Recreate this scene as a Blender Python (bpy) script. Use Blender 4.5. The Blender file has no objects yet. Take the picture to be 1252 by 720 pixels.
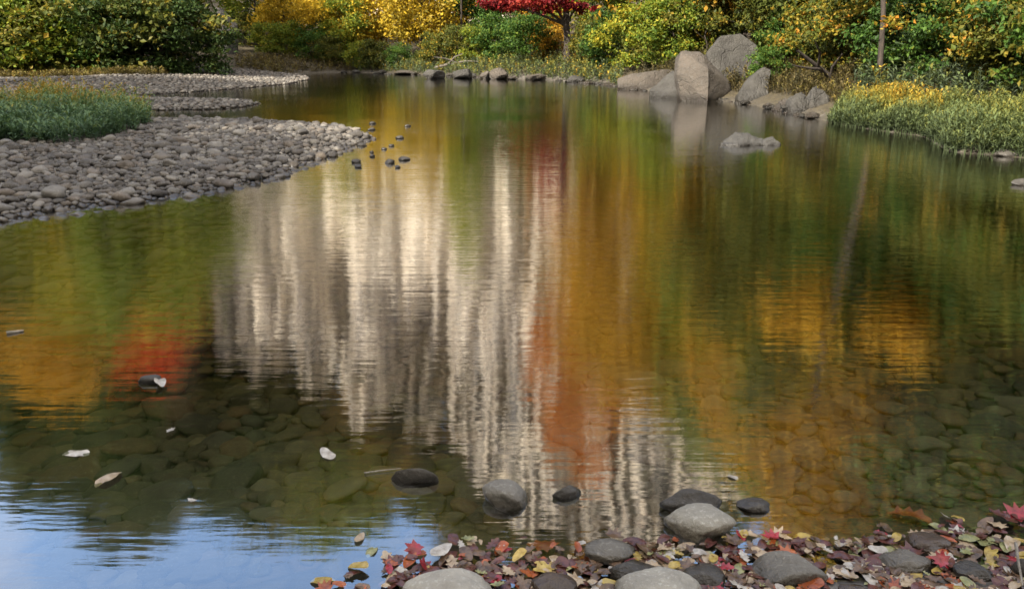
import bpy, math, random
import numpy as np
from mathutils import Vector, noise as mnoise

random.seed(7); rng = np.random.default_rng(7)
SC = bpy.context.scene
COL = SC.collection
R = math.radians

# ------------------------------------------------------------------ camera
F, CX, CY, H_EYE = 974.0, 626.0, 360.0, 1.6
TH = math.atan(303.0 / F)
cam_d = bpy.data.cameras.new('camera'); cam = bpy.data.objects.new('camera', cam_d); COL.objects.link(cam)
cam_d.sensor_width = 36.0; cam_d.lens = F * 36.0 / 1252.0
cam_d.clip_start = 0.05; cam_d.clip_end = 6000
cam.location = (0, 0, H_EYE); cam.rotation_euler = (math.pi / 2 - TH, 0, 0)
SC.camera = cam

def ray(u, v):
    xr = (u - CX) / F; yu = (CY - v) / F
    return Vector((xr, math.cos(TH) + yu * math.sin(TH), -math.sin(TH) + yu * math.cos(TH)))
def ground(u, v, z=0.0):
    d = ray(u, v); t = (z - H_EYE) / d.z
    return Vector((d.x * t, d.y * t, z))
def at(u, v, D):
    d = ray(u, v); t = D / d.y
    return Vector((d.x * t, D, H_EYE + d.z * t))
def refl(u, v, D):                     # where the thing mirrored at (u, v) stands, D metres away
    d = ray(u, v); t = D / d.y
    return Vector((d.x * t, D, -H_EYE - d.z * t))
def fwd(p):                            # depth along the view axis
    return p[1] * math.cos(TH) - (p[2] - H_EYE) * math.sin(TH)
def proj(p):
    dz = p[2] - H_EYE
    zf = p[1] * math.cos(TH) - dz * math.sin(TH)
    yu = p[1] * math.sin(TH) + dz * math.cos(TH)
    return CX + F * p[0] / zf, CY - F * yu / zf, zf

# ------------------------------------------------------------------ light
SUN_AZ = math.atan2(-0.60, -0.80); SUN_EL = R(37)
ts = Vector((math.sin(SUN_AZ) * math.cos(SUN_EL), math.cos(SUN_AZ) * math.cos(SUN_EL), math.sin(SUN_EL)))
w = bpy.data.worlds.new('World'); SC.world = w; w.use_nodes = True
nt = w.node_tree; bg = nt.nodes['Background']
sky = nt.nodes.new('ShaderNodeTexSky'); sky.sky_type = 'NISHITA'; sky.sun_disc = False
sky.sun_elevation = SUN_EL; sky.sun_rotation = SUN_AZ; sky.ozone_density = 0.5; sky.dust_density = 0.2
# broken cloud: thick overhead and behind, added unseen to brighten and neutralise the shade; wisps to the north where the river mirrors blue sky
tcw = nt.nodes.new('ShaderNodeTexCoord'); sepw = nt.nodes.new('ShaderNodeSeparateXYZ'); nt.links.new(tcw.outputs['Generated'], sepw.inputs[0])
nzw = nt.nodes.new('ShaderNodeTexNoise'); nzw.inputs['Scale'].default_value = 2.3; nzw.inputs['Detail'].default_value = 7; nzw.inputs['Roughness'].default_value = 0.6
nt.links.new(tcw.outputs['Generated'], nzw.inputs['Vector'])
def wm(op, a, b, c=None):
    n = nt.nodes.new('ShaderNodeMath'); n.operation = op
    for k_, v_ in enumerate((a, b, c)):
        if v_ is None: continue
        if isinstance(v_, (int, float)): n.inputs[k_].default_value = v_
        else: nt.links.new(v_, n.inputs[k_])
    return n.outputs[0]
cov = wm('MULTIPLY_ADD', sepw.outputs[1], -0.47, nzw.outputs[0])       # less towards +Y
cov = wm('MULTIPLY_ADD', sepw.outputs[0], -0.10, cov)
mr = nt.nodes.new('ShaderNodeMapRange'); nt.links.new(cov, mr.inputs[0]); mr.inputs[1].default_value = 0.22; mr.inputs[2].default_value = 0.52
mr.inputs[4].default_value = 0.9
mxw = nt.nodes.new('ShaderNodeMix'); mxw.data_type = 'RGBA'; nt.links.new(mr.outputs[0], mxw.inputs[0]); nt.links.new(sky.outputs[0], mxw.inputs[6]); mxw.inputs[7].default_value = (3.7, 3.35, 2.95, 1)
nt.links.new(mxw.outputs[2], bg.inputs[0]); bg.inputs[1].default_value = 0.15
sl = bpy.data.lights.new('sun', 'SUN'); sl.energy = 2.6; sl.angle = R(0.5); sl.color = (1, 0.91, 0.77)
so = bpy.data.objects.new('sun', sl); COL.objects.link(so); so.location = (-40, -30, 60)
so.rotation_euler = (-ts).to_track_quat('-Z', 'Y').to_euler()
SC.view_settings.view_transform = 'Standard'; SC.view_settings.look = 'None'
SC.view_settings.exposure = 2.3; SC.view_settings.gamma = 1
SC.view_settings.use_curve_mapping = False
SC.render.engine = 'CYCLES'
cy = SC.cycles
cy.use_denoising = True; cy.max_bounces = 7; cy.diffuse_bounces = 3; cy.glossy_bounces = 3
cy.transmission_bounces = 2; cy.transparent_max_bounces = 8; cy.volume_bounces = 0
cy.caustics_reflective = False; cy.caustics_refractive = False; cy.sample_clamp_indirect = 6

# ------------------------------------------------------------------ materials
def new_mat(name):
    m = bpy.data.materials.new(name); m.use_nodes = True
    t = m.node_tree; t.nodes.clear()
    out = t.nodes.new('ShaderNodeOutputMaterial')
    return m, t, out
def N(t, typ, **kw):
    n = t.nodes.new('ShaderNode' + typ)
    for k, v in kw.items(): setattr(n, k, v)
    return n
def L(t, a, b): t.links.new(a, b)
def ramp(t, fac, stops):
    n = N(t, 'ValToRGB'); e = n.color_ramp.elements
    while len(e) < len(stops): e.new(0.5)
    for k, (p, c) in enumerate(stops):
        e[k].position = p; e[k].color = (*c, 1) if len(c) == 3 else c
    L(t, fac, n.inputs[0]); return n.outputs[0]
def mixc(t, fac, a, b, mode='MIX'):
    n = N(t, 'Mix', data_type='RGBA', blend_type=mode)
    for s, v in ((n.inputs[0], fac), (n.inputs[6], a), (n.inputs[7], b)):
        if hasattr(v, 'is_linked'): L(t, v, s)
        elif isinstance(v, (int, float)): s.default_value = v
        else: s.default_value = (*v, 1)
    return n.outputs[2]
def math_(t, op, a, b=0.0, c=None, clamp=False):
    n = N(t, 'Math', operation=op); n.use_clamp = clamp
    for k, v in enumerate((a, b, c)):
        if v is None: continue
        if hasattr(v, 'is_linked'): L(t, v, n.inputs[k])
        else: n.inputs[k].default_value = v
    return n.outputs[0]
def noise_(t, vec, scale, detail=4, rough=0.55):
    n = N(t, 'TexNoise'); n.inputs['Scale'].default_value = scale
    n.inputs['Detail'].default_value = detail; n.inputs['Roughness'].default_value = rough
    if vec is not None: L(t, vec, n.inputs['Vector'])
    return n.outputs[0]
def maprange(t, v, a, b, c, d):
    n = N(t, 'MapRange'); L(t, v, n.inputs[0])
    for k, x in enumerate((a, b, c, d)): n.inputs[k + 1].default_value = x
    return n.outputs[0]
def bump_(t, h, strength, dist):
    n = N(t, 'Bump'); n.inputs['Strength'].default_value = strength; n.inputs['Distance'].default_value = dist
    L(t, h, n.inputs['Height']); return n.outputs[0]

def foliage(name, stops, transl=0.38):
    m, t, out = new_mat(name)
    a = N(t, 'Attribute', attribute_name='tone')
    oi = N(t, 'ObjectInfo')
    f = math_(t, 'ADD', a.outputs['Fac'], math_(t, 'MULTIPLY_ADD', oi.outputs['Random'], 0.24, -0.12), clamp=True)
    c = ramp(t, f, stops)
    d = N(t, 'BsdfPrincipled'); L(t, c, d.inputs['Base Color'])
    d.inputs['Roughness'].default_value = 0.55; d.inputs['Specular IOR Level'].default_value = 0.25
    tr = N(t, 'BsdfTranslucent'); L(t, mixc(t, 0.5, c, mixc(t, 1.0, c, (1.0, 0.95, 0.5), 'MULTIPLY')), tr.inputs[0])
    mx = N(t, 'MixShader'); mx.inputs[0].default_value = transl
    L(t, d.outputs[0], mx.inputs[1]); L(t, tr.outputs[0], mx.inputs[2]); L(t, mx.outputs[0], out.inputs[0])
    return m
def P(*cs):
    n = len(cs); return [(k / (n - 1), c) for k, c in enumerate(cs)]
FOL = dict(
    dark=foliage('dark_green_leaves', P((.018, .035, .010), (.03, .06, .014), (.05, .085, .02), (.09, .10, .02))),
    green=foliage('green_leaves', P((.025, .06, .012), (.05, .11, .02), (.09, .17, .025), (.22, .24, .03))),
    olive=foliage('olive_leaves', P((.035, .05, .012), (.08, .10, .018), (.16, .15, .022), (.34, .23, .03))),
    lime=foliage('yellow_green_leaves', P((.06, .11, .015), (.15, .21, .025), (.30, .30, .03), (.50, .38, .035))),
    yellow=foliage('yellow_leaves', P((.18, .15, .02), (.42, .30, .025), (.62, .42, .03), (.72, .52, .06))),
    gold=foliage('golden_leaves', P((.14, .10, .018), (.36, .21, .02), (.55, .29, .022), (.62, .40, .04))),
    orange=foliage('orange_leaves', P((.22, .07, .015), (.48, .15, .018), (.62, .22, .02), (.62, .33, .03))),
    red=foliage('red_leaves', P((.20, .022, .012), (.45, .05, .015), (.62, .10, .02), (.60, .18, .025))),
    crimson=foliage('crimson_leaves', P((.06, .006, .008), (.15, .010, .014), (.25, .016, .02), (.32, .05, .025))),
    mixed=foliage('mixed_autumn_leaves', P((.04, .06, .015), (.10, .13, .02), (.34, .25, .03), (.50, .20, .025))),
)
def bark(name, a, b):
    m, t, out = new_mat(name)
    tc = N(t, 'TexCoord'); mp = N(t, 'Mapping'); mp.inputs['Scale'].default_value = (9, 9, 1.6); L(t, tc.outputs['Object'], mp.inputs[0])
    n = noise_(t, mp.outputs[0], 2.2, 6, 0.65)
    d = N(t, 'BsdfPrincipled'); L(t, ramp(t, n, [(0.35, a), (0.7, b)]), d.inputs['Base Color']); d.inputs['Roughness'].default_value = 0.9
    L(t, bump_(t, n, 0.8, 0.03), d.inputs['Normal']); L(t, d.outputs[0], out.inputs[0]); return m
BARK = bark('brown_bark', (.022, .018, .015), (.075, .058, .046))
BARK2 = bark('pale_bark', (.16, .14, .11), (.42, .38, .32))

def stone_mat(name, stops, speck=(.5, .49, .46), speck_amt=0.35, wet=True, scale=1.0, tone_attr=False, sp_scale=55, bstr=0.55, bumpd=0.016):
    m, t, out = new_mat(name)
    tc = N(t, 'TexCoord'); g = N(t, 'NewGeometry')
    if tone_attr:
        rnd = N(t, 'Attribute', attribute_name='tone').outputs['Fac']
        vec = g.outputs['Position']
    else:
        oi = N(t, 'ObjectInfo'); rnd = oi.outputs['Random']
        add = N(t, 'VectorMath', operation='ADD'); L(t, g.outputs['Position'], add.inputs[0])
        add.inputs[1].default_value = (3, 1, 2); vec = add.outputs[0]
    base = ramp(t, rnd, stops)
    n1 = noise_(t, vec, 7 * scale, 6, 0.65)
    n2 = noise_(t, vec, sp_scale * scale, 3, 0.7)
    c = mixc(t, 1.0, base, ramp(t, n1, [(0.25, (.55, .54, .53)), (0.5, (.95, .95, .94)), (0.75, (1.35, 1.33, 1.28))]), 'MULTIPLY')
    sp = math_(t, 'MULTIPLY', math_(t, 'MULTIPLY', maprange(t, n2, 0.54, 0.68, 0, 1), maprange(t, n1, 0.36, 0.62, 0.15, 1)), speck_amt, clamp=True)
    c = mixc(t, sp, c, speck)
    d = N(t, 'BsdfPrincipled')
    rough = 0.78
    if wet:     # a damp rim just above the water line
        sep = N(t, 'SeparateXYZ'); L(t, g.outputs['Position'], sep.inputs[0])
        zz = math_(t, 'ADD', sep.outputs[2], math_(t, 'MULTIPLY', n1, -0.03 if scale > 0.5 else -0.3))
        wv = maprange(t, zz, 0.004, 0.040, 1, 0) if scale > 0.5 else maprange(t, zz, -0.08, 0.12, 1, 0)
        c = mixc(t, wv, c, mixc(t, 1.0, c, (.42, .39, .35), 'MULTIPLY'))
        L(t, maprange(t, wv, 0, 1, 0.8, 0.28), d.inputs['Roughness'])
    else: d.inputs['Roughness'].default_value = rough
    L(t, c, d.inputs['Base Color'])
    hgt = math_(t, 'ADD', n1, math_(t, 'MULTIPLY', n2, 0.35))
    if scale < 0.5:      # fractured rock: cracks and weathered seams
        mpv = N(t, 'Mapping'); mpv.inputs['Scale'].default_value = (1.0, 1.0, 1.9); mpv.inputs['Rotation'].default_value = (0.3, 0.5, 0.2); L(t, vec, mpv.inputs[0])
        wv2 = N(t, 'VectorMath', operation='MULTIPLY_ADD'); nn = N(t, 'TexNoise'); nn.inputs['Scale'].default_value = 2.0; L(t, vec, nn.inputs['Vector'])
        L(t, nn.outputs['Color'], wv2.inputs[0]); wv2.inputs[1].default_value = (1.3, 1.3, 1.3); L(t, mpv.outputs[0], wv2.inputs[2])
        vo = N(t, 'TexVoronoi', feature='DISTANCE_TO_EDGE'); vo.inputs['Scale'].default_value = 0.8; L(t, wv2.outputs[0], vo.inputs['Vector'])
        hgt = math_(t, 'ADD', hgt, math_(t, 'MULTIPLY', maprange(t, vo.outputs[0], 0, 0.035, 0, 1), 0.28))
        n9 = noise_(t, vec, 14, 5, 0.7); hgt = math_(t, 'ADD', hgt, math_(t, 'MULTIPLY', n9, 0.8))
        L(t, mixc(t, maprange(t, n9, 0.55, 0.7, 0, 0.5), c, (.05, .055, .04)), d.inputs['Base Color'])
    L(t, bump_(t, hgt, bstr, bumpd), d.inputs['Normal'])
    L(t, d.outputs[0], out.inputs[0]); return m
COB = P((.055, .048, .041), (.115, .104, .09), (.078, .069, .06), (.22, .205, .18), (.135, .11, .085), (.075, .07, .066))
M_COB = stone_mat('cobble_stone', COB)
M_COBS = stone_mat('gravel_stone', COB, tone_attr=True)
BED = P((.04, .034, .024), (.075, .063, .040), (.028, .026, .022), (.12, .105, .07), (.095, .06, .034), (.055, .054, .046))
M_BED = stone_mat('algae_coated_stone', BED, speck=(.26, .24, .16), speck_amt=0.3, wet=False)
M_BEDS = stone_mat('algae_coated_stones', BED, speck=(.26, .24, .16), speck_amt=0.3, wet=False, tone_attr=True)
M_PALE = stone_mat('pale_speckled_stone', P((.26, .245, .205), (.33, .31, .265)), speck=(.50, .48, .42), speck_amt=0.9, bstr=0.9, sp_scale=70)
M_GREY = stone_mat('grey_stone', P((.15, .14, .12), (.19, .178, .155)), speck=(.34, .33, .29), speck_amt=0.75, bstr=0.9, sp_scale=70)
M_DARK = stone_mat('dark_wet_stone', P((.045, .041, .036), (.07, .063, .054)), speck=(.22, .21, .18), speck_amt=0.45, bstr=0.9, sp_scale=70)
M_BRN = stone_mat('brown_stone', P((.065, .045, .034), (.10, .07, .052)), speck=(.25, .2, .15), speck_amt=0.3, bstr=0.8)
M_BOUL = stone_mat('sandstone_boulder', P((.070, .058, .047), (.088, .074, .061)), speck=(.10, .095, .085), speck_amt=0.7, scale=0.28, sp_scale=30, bumpd=0.10, bstr=0.9)
M_BOUD = stone_mat('dark_boulder', P((.050, .047, .043), (.068, .064, .058)), speck=(.05, .05, .045), speck_amt=0.6, scale=0.3, sp_scale=30, bumpd=0.10, bstr=0.9)

M_BOUW = stone_mat('dark_river_rock', P((.032, .031, .029), (.044, .042, .039)), speck=(.11, .11, .10), speck_amt=0.6, scale=0.9, sp_scale=30, bumpd=0.05, bstr=0.9)
# ------------------------------------------------------------------ mesh helpers
def link(name, me, mat=None, parent=None):
    o = bpy.data.objects.new(name, me); COL.objects.link(o)
    if parent: o.parent = parent
    if mat is not None and me is not None:
        if len(me.materials) == 0: me.materials.append(None)
        o.material_slots[0].link = 'OBJECT'; o.material_slots[0].material = mat
    return o
def tag(o, label=None, cat=None, group=None, kind=None):
    if label: o['label'] = label
    if cat: o['category'] = cat
    if group: o['group'] = group
    if kind: o['kind'] = kind
    return o
def empty(name, loc, rz=0.0, sc=1.0):
    o = bpy.data.objects.new(name, None); COL.objects.link(o); o.empty_display_size = 0.2
    o.location = loc; o.rotation_euler = (0, 0, rz); o.scale = (sc, sc, sc) if not isinstance(sc, tuple) else sc
    return o
def arr_mesh(name, verts, faces, tone=None, smooth=False):
    verts = np.asarray(verts, np.float32); faces = np.asarray(faces, np.int32)
    me = bpy.data.meshes.new(name); n, k = faces.shape
    me.vertices.add(len(verts)); me.vertices.foreach_set('co', verts.ravel())
    me.loops.add(n * k); me.loops.foreach_set('vertex_index', faces.ravel())
    me.polygons.add(n); me.polygons.foreach_set('loop_start', np.arange(0, n * k, k, dtype=np.int32))
    me.polygons.foreach_set('use_smooth', np.full(n, smooth, bool))
    if tone is not None:
        a = me.attributes.new('tone', 'FLOAT', 'FACE'); a.data.foreach_set('value', np.asarray(tone, np.float32))
    me.update(calc_edges=True); me.validate(); return me
class Tubes:
    def __init__(s): s.v = []; s.f = []
    def add(s, pts, rad, k=7):
        pts = [Vector(p) for p in pts]; b0 = len(s.v)
        for i, p in enumerate(pts):
            d = (pts[min(i + 1, len(pts) - 1)] - pts[max(i - 1, 0)]).normalized()
            a = d.cross(Vector((0.31, 0.95, 0.08))).normalized(); b = d.cross(a)
            for j in range(k):
                an = 2 * math.pi * j / k
                s.v.append(p + (a * math.cos(an) + b * math.sin(an)) * rad[i])
        for i in range(len(pts) - 1):
            for j in range(k):
                s.f.append((b0 + i * k + j, b0 + i * k + (j + 1) % k, b0 + (i + 1) * k + (j + 1) % k, b0 + (i + 1) * k + j))
    def mesh(s, name): return arr_mesh(name, [tuple(x) for x in s.v], s.f, smooth=True)

def ico(sub):
    import bmesh
    bm = bmesh.new(); bmesh.ops.create_icosphere(bm, subdivisions=sub, radius=1.0)
    v = np.array([x.co[:] for x in bm.verts], np.float64); f = np.array([[x.index for x in p.verts] for p in bm.faces], np.int32)
    bm.free(); return v, f
ICO = {k: ico(k) for k in (1, 2, 3, 4, 5)}
def stone_verts(seed, sub=3, cuts=7, lump=0.16, fine=0.03, cutd=(0.62, 0.9)):
    rs = np.random.default_rng(seed); v, f = ICO[sub]; v = v.copy()
    off = Vector(rs.uniform(-50, 50, 3))
    for _ in range(cuts):
        n = rs.normal(size=3); n /= np.linalg.norm(n); d = rs.uniform(*cutd)
        k = v @ n - d; over = k > 0; v[over] -= np.outer(k[over] * 0.88, n)
    for i in range(len(v)):
        p = Vector(v[i]); q = p.normalized()
        v[i] *= 1 + lump * mnoise.noise(q * 1.3 + off) + fine * mnoise.noise(q * 5 + off) + fine * 0.5 * mnoise.noise(q * 11 + off)
    return v, f

# ------------------------------------------------------------------ ground
WATER_PX = [(0, 268), (60, 256), (140, 246), (240, 233), (325, 218), (345, 206), (385, 193), (412, 181), (440, 172), (450, 166), (425, 158),
            (380, 152.5), (300, 147.5), (230, 145), (185, 145), (150, 142), (160, 136), (200, 135), (260, 134), (295, 131), (313, 127), (290, 123.5), (220, 122), (160, 121),
            (155, 117.5), (230, 113), (300, 108), (350, 103), (376, 97.5), (372, 94), (350, 91.5), (385, 89.5), (420, 88.5), (470, 89.5), (520, 92), (560, 94), (620, 96), (680, 98.5), (740, 103),
            (755, 107), (800, 112), (835, 120), (865, 124), (900, 125), (950, 135), (1000, 145), (1015, 150), (1060, 158), (1130, 167), (1160, 186), (1252, 193), (1400, 206)]
WP = [(-40, -30), (-15, -14), (-13, 1), (-9, 5.6)] + [tuple(ground(u, v)[:2]) for u, v in WATER_PX] + [(13, 8.5), (11, 5.5), (6.0, 3.2)] + \
     [tuple(ground(u, v)[:2]) for u, v in ((1252, 690), (1100, 706), (900, 716), (700, 728), (480, 745))] + [(-1.2, 1.3), (-2.4, 0.2), (-6, -8), (-10, -30)]
WP = np.array(WP)
def sdist(x, y):                        # + in the water, - on land
    x = np.asarray(x, float); y = np.asarray(y, float)
    best = np.full(x.shape, 1e9); inside = np.zeros(x.shape, bool)
    n = len(WP)
    for i in range(n):
        ax, ay = WP[i]; bx, by = WP[(i + 1) % n]
        dx, dy = bx - ax, by - ay
        t = np.clip(((x - ax) * dx + (y - ay) * dy) / (dx * dx + dy * dy), 0, 1)
        best = np.minimum(best, (x - ax - t * dx) ** 2 + (y - ay - t * dy) ** 2)
        c = ((ay > y) != (by > y))
        with np.errstate(divide='ignore', invalid='ignore'):
            xi = dx * (y - ay) / (dy if dy else 1e-9) + ax
        inside ^= c & (x < xi)
    return np.where(inside, 1, -1) * np.sqrt(best)
def sstep(a, b, x): t = np.clip((x - a) / (b - a), 0, 1); return t * t * (3 - 2 * t)
def wav(x, y, s, k): return np.sin(x * s * 1.1 + 1.7 * k + 1.3 * np.sin(y * s * 0.7 + k)) * np.sin(y * s + 2.1 * k + 1.1 * np.sin(x * s * 0.8 - k))
def height(x, y):
    x = np.asarray(x, float); y = np.asarray(y, float)
    d = sdist(x, y); rr = np.hypot(x, y)
    depth = 0.15 * np.minimum(d, 1.0) + 0.20 * np.clip(d - 1.0, 0, 3) + 0.11 * np.clip(d - 3, 0, 12)
    zw = -np.minimum(depth, 1.9) + 0.03 * wav(x, y, 1.9, 1) * sstep(0.2, 1.5, d)
    e = np.maximum(-d, 0)
    # gentle cobble bars to the left, a steeper wooded bank far off and to the right
    left = sstep(-1, -6, x) * sstep(52, 42, y); near = sstep(6, 3, rr)
    zl = 0.04 * np.minimum(e, 3) + 0.03 * np.clip(e - 3, 0, 25) + 0.02 * np.clip(e - 28, 0, 300)
    zs = 0.22 * np.minimum(e, 3) + 0.12 * np.clip(e - 3, 0, 12) + 0.10 * np.clip(e - 15, 0, 30)
    zr = 0.32 * np.minimum(e, 3) + 0.34 * np.clip(e - 3, 0, 40) + 0.1 * np.clip(e - 43, 0, 60)
    right = sstep(2, 12, x) * sstep(3, 7, rr)
    z = zs * (1 - right) + zr * right
    z = z * (1 - left) + zl * left
    z = z * (1 - near) + (0.10 * e) * near
    z = z + (0.05 * wav(x, y, 0.9, 3) + 0.25 * wav(x, y, 0.21, 5)) * sstep(1, 8, e)
    z = np.where(d > 0, zw, np.maximum(z, 0.012 * np.minimum(e, 1)))
    z += 40 * sstep(160, 900, rr) * (0.6 + 0.4 * wav(x, y, 0.006, 2)) * np.where(d > 0, 0, 1)
    return z
ang_in = np.linspace(R(-44), R(44), 330); ang_out = np.linspace(R(44), R(316), 100)[1:-1]
ang = np.concatenate([ang_in, ang_out]); na = len(ang)
rad = np.concatenate([np.geomspace(0.7, 110, 250), np.geomspace(116, 3000, 26)]); nr = len(rad)
A, RR = np.meshgrid(ang, rad)
GX, GY = np.sin(A) * RR, np.cos(A) * RR
GZ = height(GX.ravel(), GY.ravel()).reshape(GX.shape)
gv = np.stack([GX.ravel(), GY.ravel(), GZ.ravel()], 1)
ii, jj = np.meshgrid(np.arange(nr - 1), np.arange(na), indexing='ij'); j2 = (jj + 1) % na
gf = np.stack([ii * na + jj, (ii + 1) * na + jj, (ii + 1) * na + j2, ii * na + j2], -1).reshape(-1, 4)[:, ::-1]
gv = np.vstack([gv, [[0, 0, float(height(0.0, 0.0))]]]); ci = len(gv) - 1
gf = np.vstack([gf, [[ci, (k + 1) % na, k, k] for k in range(0)]]) if False else gf
m, t, out = new_mat('river_gravel_and_forest_soil')
g = N(t, 'NewGeometry'); sep = N(t, 'SeparateXYZ'); L(t, g.outputs['Position'], sep.inputs[0])
vor = N(t, 'TexVoronoi'); vor.inputs['Scale'].default_value = 7.5; L(t, g.outputs['Position'], vor.inputs['Vector'])
vor2 = N(t, 'TexVoronoi', feature='DISTANCE_TO_EDGE'); vor2.inputs['Scale'].default_value = 7.5; L(t, g.outputs['Position'], vor2.inputs['Vector'])
sepc = N(t, 'SeparateColor'); L(t, vor.outputs['Color'], sepc.inputs[0])
peb = mixc(t, maprange(t, vor2.outputs[0], 0.0, 0.09, 1, 0), ramp(t, sepc.outputs[0], COB), (.05, .045, .038))
n1 = noise_(t, g.outputs['Position'], 0.8, 6, 0.65); n3 = noise_(t, g.outputs['Position'], 9, 5, 0.7)
soil = ramp(t, n3, [(0.3, (.035, .028, .016)), (0.5, (.055, .044, .024)), (0.62, (.085, .066, .03)), (0.75, (.06, .07, .022))])
bank = math_(t, 'MAXIMUM', maprange(t, sep.outputs[1], 41, 45, 0, 1), maprange(t, sep.outputs[0], 2.5, 5.0, 0, 1))
land = mixc(t, maprange(t, math_(t, 'ADD', math_(t, 'ADD', sep.outputs[2], math_(t, 'MULTIPLY', n1, 0.35)), math_(t, 'MULTIPLY', bank, 0.6)), 0.62, 0.95, 0, 1), peb, soil)
bedc = mixc(t, maprange(t, vor2.outputs[0], 0.0, 0.12, 1, 0), ramp(t, sepc.outputs[0], BED), (.025, .022, .015))
c = mixc(t, maprange(t, sep.outputs[2], -0.02, 0.005, 0, 1), bedc, land)
d = N(t, 'BsdfPrincipled'); L(t, c, d.inputs['Base Color']); d.inputs['Roughness'].default_value = 0.85
L(t, bump_(t, math_(t, 'ADD', math_(t, 'MINIMUM', vor2.outputs[0], 0.2), math_(t, 'MULTIPLY', n3, 0.2)), 0.9, 0.12), d.inputs['Normal'])
L(t, d.outputs[0], out.inputs[0])
tag(link('ground', arr_mesh('ground', gv, gf, smooth=True), m), kind='structure')

def gz(x, y): return float(height(np.array([x]), np.array([y]))[0])

# ------------------------------------------------------------------ water
m, t, out = new_mat('clear_river_water')
g = N(t, 'NewGeometry'); sep = N(t, 'SeparateXYZ'); L(t, g.outputs['Position'], sep.inputs[0])
mp = N(t, 'Mapping'); mp.inputs['Scale'].default_value = (0.26, 1.6, 1.0); L(t, g.outputs['Position'], mp.inputs[0])
mp2 = N(t, 'Mapping'); mp2.inputs['Scale'].default_value = (0.5, 1.4, 1.0); mp2.inputs['Rotation'].default_value = (0, 0, 0.12); L(t, g.outputs['Position'], mp2.inputs[0])
a1 = noise_(t, mp.outputs[0], 9.0, 2, 0.5); a2 = noise_(t, mp2.outputs[0], 1.3, 2, 0.5); a3 = noise_(t, mp.outputs[0], 30.0, 2, 0.5)
patch = maprange(t, noise_(t, g.outputs['Position'], 0.22, 2, 0.5), 0.35, 0.65, 0.5, 1.25)
wy = maprange(t, sep.outputs[1], 2.2, 8.0, 0.30, 1.0)
hh = math_(t, 'ADD', math_(t, 'ADD', math_(t, 'MULTIPLY', a1, 1.0), math_(t, 'MULTIPLY', a2, 1.2)), math_(t, 'MULTIPLY', a3, 0.3))
hh = math_(t, 'MULTIPLY', hh, math_(t, 'MULTIPLY', patch, wy))
bn = bump_(t, hh, 1.0, 0.0031)
fr = N(t, 'Fresnel'); fr.inputs[0].default_value = 1.33
L(t, bn, fr.inputs['Normal'])
fac = math_(t, 'POWER', fr.outputs[0], 0.43, clamp=True)
tp = N(t, 'BsdfTransparent'); tp.inputs[0].default_value = (.93, .95, .86, 1)
gl = N(t, 'BsdfGlossy'); L(t, maprange(t, sep.outputs[1], 2.2, 6.0, 0.03, 0.05), gl.inputs['Roughness']); L(t, bn, gl.inputs['Normal'])
gl.inputs[0].default_value = (1, 1, 1, 1)
mx = N(t, 'MixShader'); L(t, fac, mx.inputs[0]); L(t, tp.outputs[0], mx.inputs[1]); L(t, gl.outputs[0], mx.inputs[2])
L(t, mx.outputs[0], out.inputs[0])
va = N(t, 'VolumeAbsorption'); va.inputs[0].default_value = (.72, .66, .34, 1); va.inputs[1].default_value = 0.9
L(t, va.outputs[0], out.inputs['Volume'])
bx = [(-60, -34), (44, -34), (44, 75), (-60, 75)]
wv_ = [(x, y, 0.0) for x, y in bx] + [(x, y, -4.0) for x, y in bx]
wf_ = [(0, 1, 2, 3), (7, 6, 5, 4), (0, 4, 5, 1), (1, 5, 6, 2), (2, 6, 7, 3), (3, 7, 4, 0)]
tag(link('water', arr_mesh('water', wv_, wf_), m), kind='structure')

# ------------------------------------------------------------------ cliff
CL_U = [(-150, 430), (60, 420), (170, 415), (230, 425), (300, 470), (400, 500), (470, 530), (560, 580), (610, 662), (700, 692), (780, 694), (870, 665), (1000, 560), (1300, 520)]
CLD = 88.0
ctx = np.array([refl(u, v, CLD)[0] for u, v in CL_U]); ctz = np.array([refl(u, v, CLD)[2] for u, v in CL_U])
NXc, NZc = 620, 150
cxs = np.linspace(-75, 62, NXc)
ctop = np.interp(cxs, ctx, ctz)
ctop = ctop + 1.2 * np.sin(cxs * 0.9) + 0.8 * np.sin(cxs * 2.3 + 1)
# buttresses: centre x, half width, reach towards the river
butt = [(refl(u, 330, CLD)[0], wd, am) for u, wd, am in ((250, 1.1, 2.8), (278, 1.0, 2.6), (305, 1.2, 3.8), (332, 0.9, 2.4), (360, 1.4, 4.6), (392, 1.0, 1.6), (445, 2.6, 5.0), (500, 1.8, 2.6), (528, 1.4, 3.0), (575, 1.2, 4.6), (612, 1.6, 5.0), (645, 2.4, 3.0), (690, 2.6, 4.2), (760, 3, 3.2), (830, 3.4, 4.8), (905, 3, 3), (980, 3, 4))]
ALC = [(refl(405, 400, CLD)[0], refl(405, 370, CLD)[2], 2.0, 8, 5), (refl(520, 440, CLD)[0], refl(520, 440, CLD)[2], 3.2, 11, 8), (refl(715, 610, CLD)[0], refl(715, 610, CLD)[2], 1.6, 12, 6), (refl(340, 470, CLD)[0], refl(340, 470, CLD)[2], 4, 5, 4)]
def fb(x, y, z=0.0, o=4):
    return mnoise.fractal((x, y, z), 0.9, 2.1, o)
cv = np.zeros((NZc + 8, NXc, 3))
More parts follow.
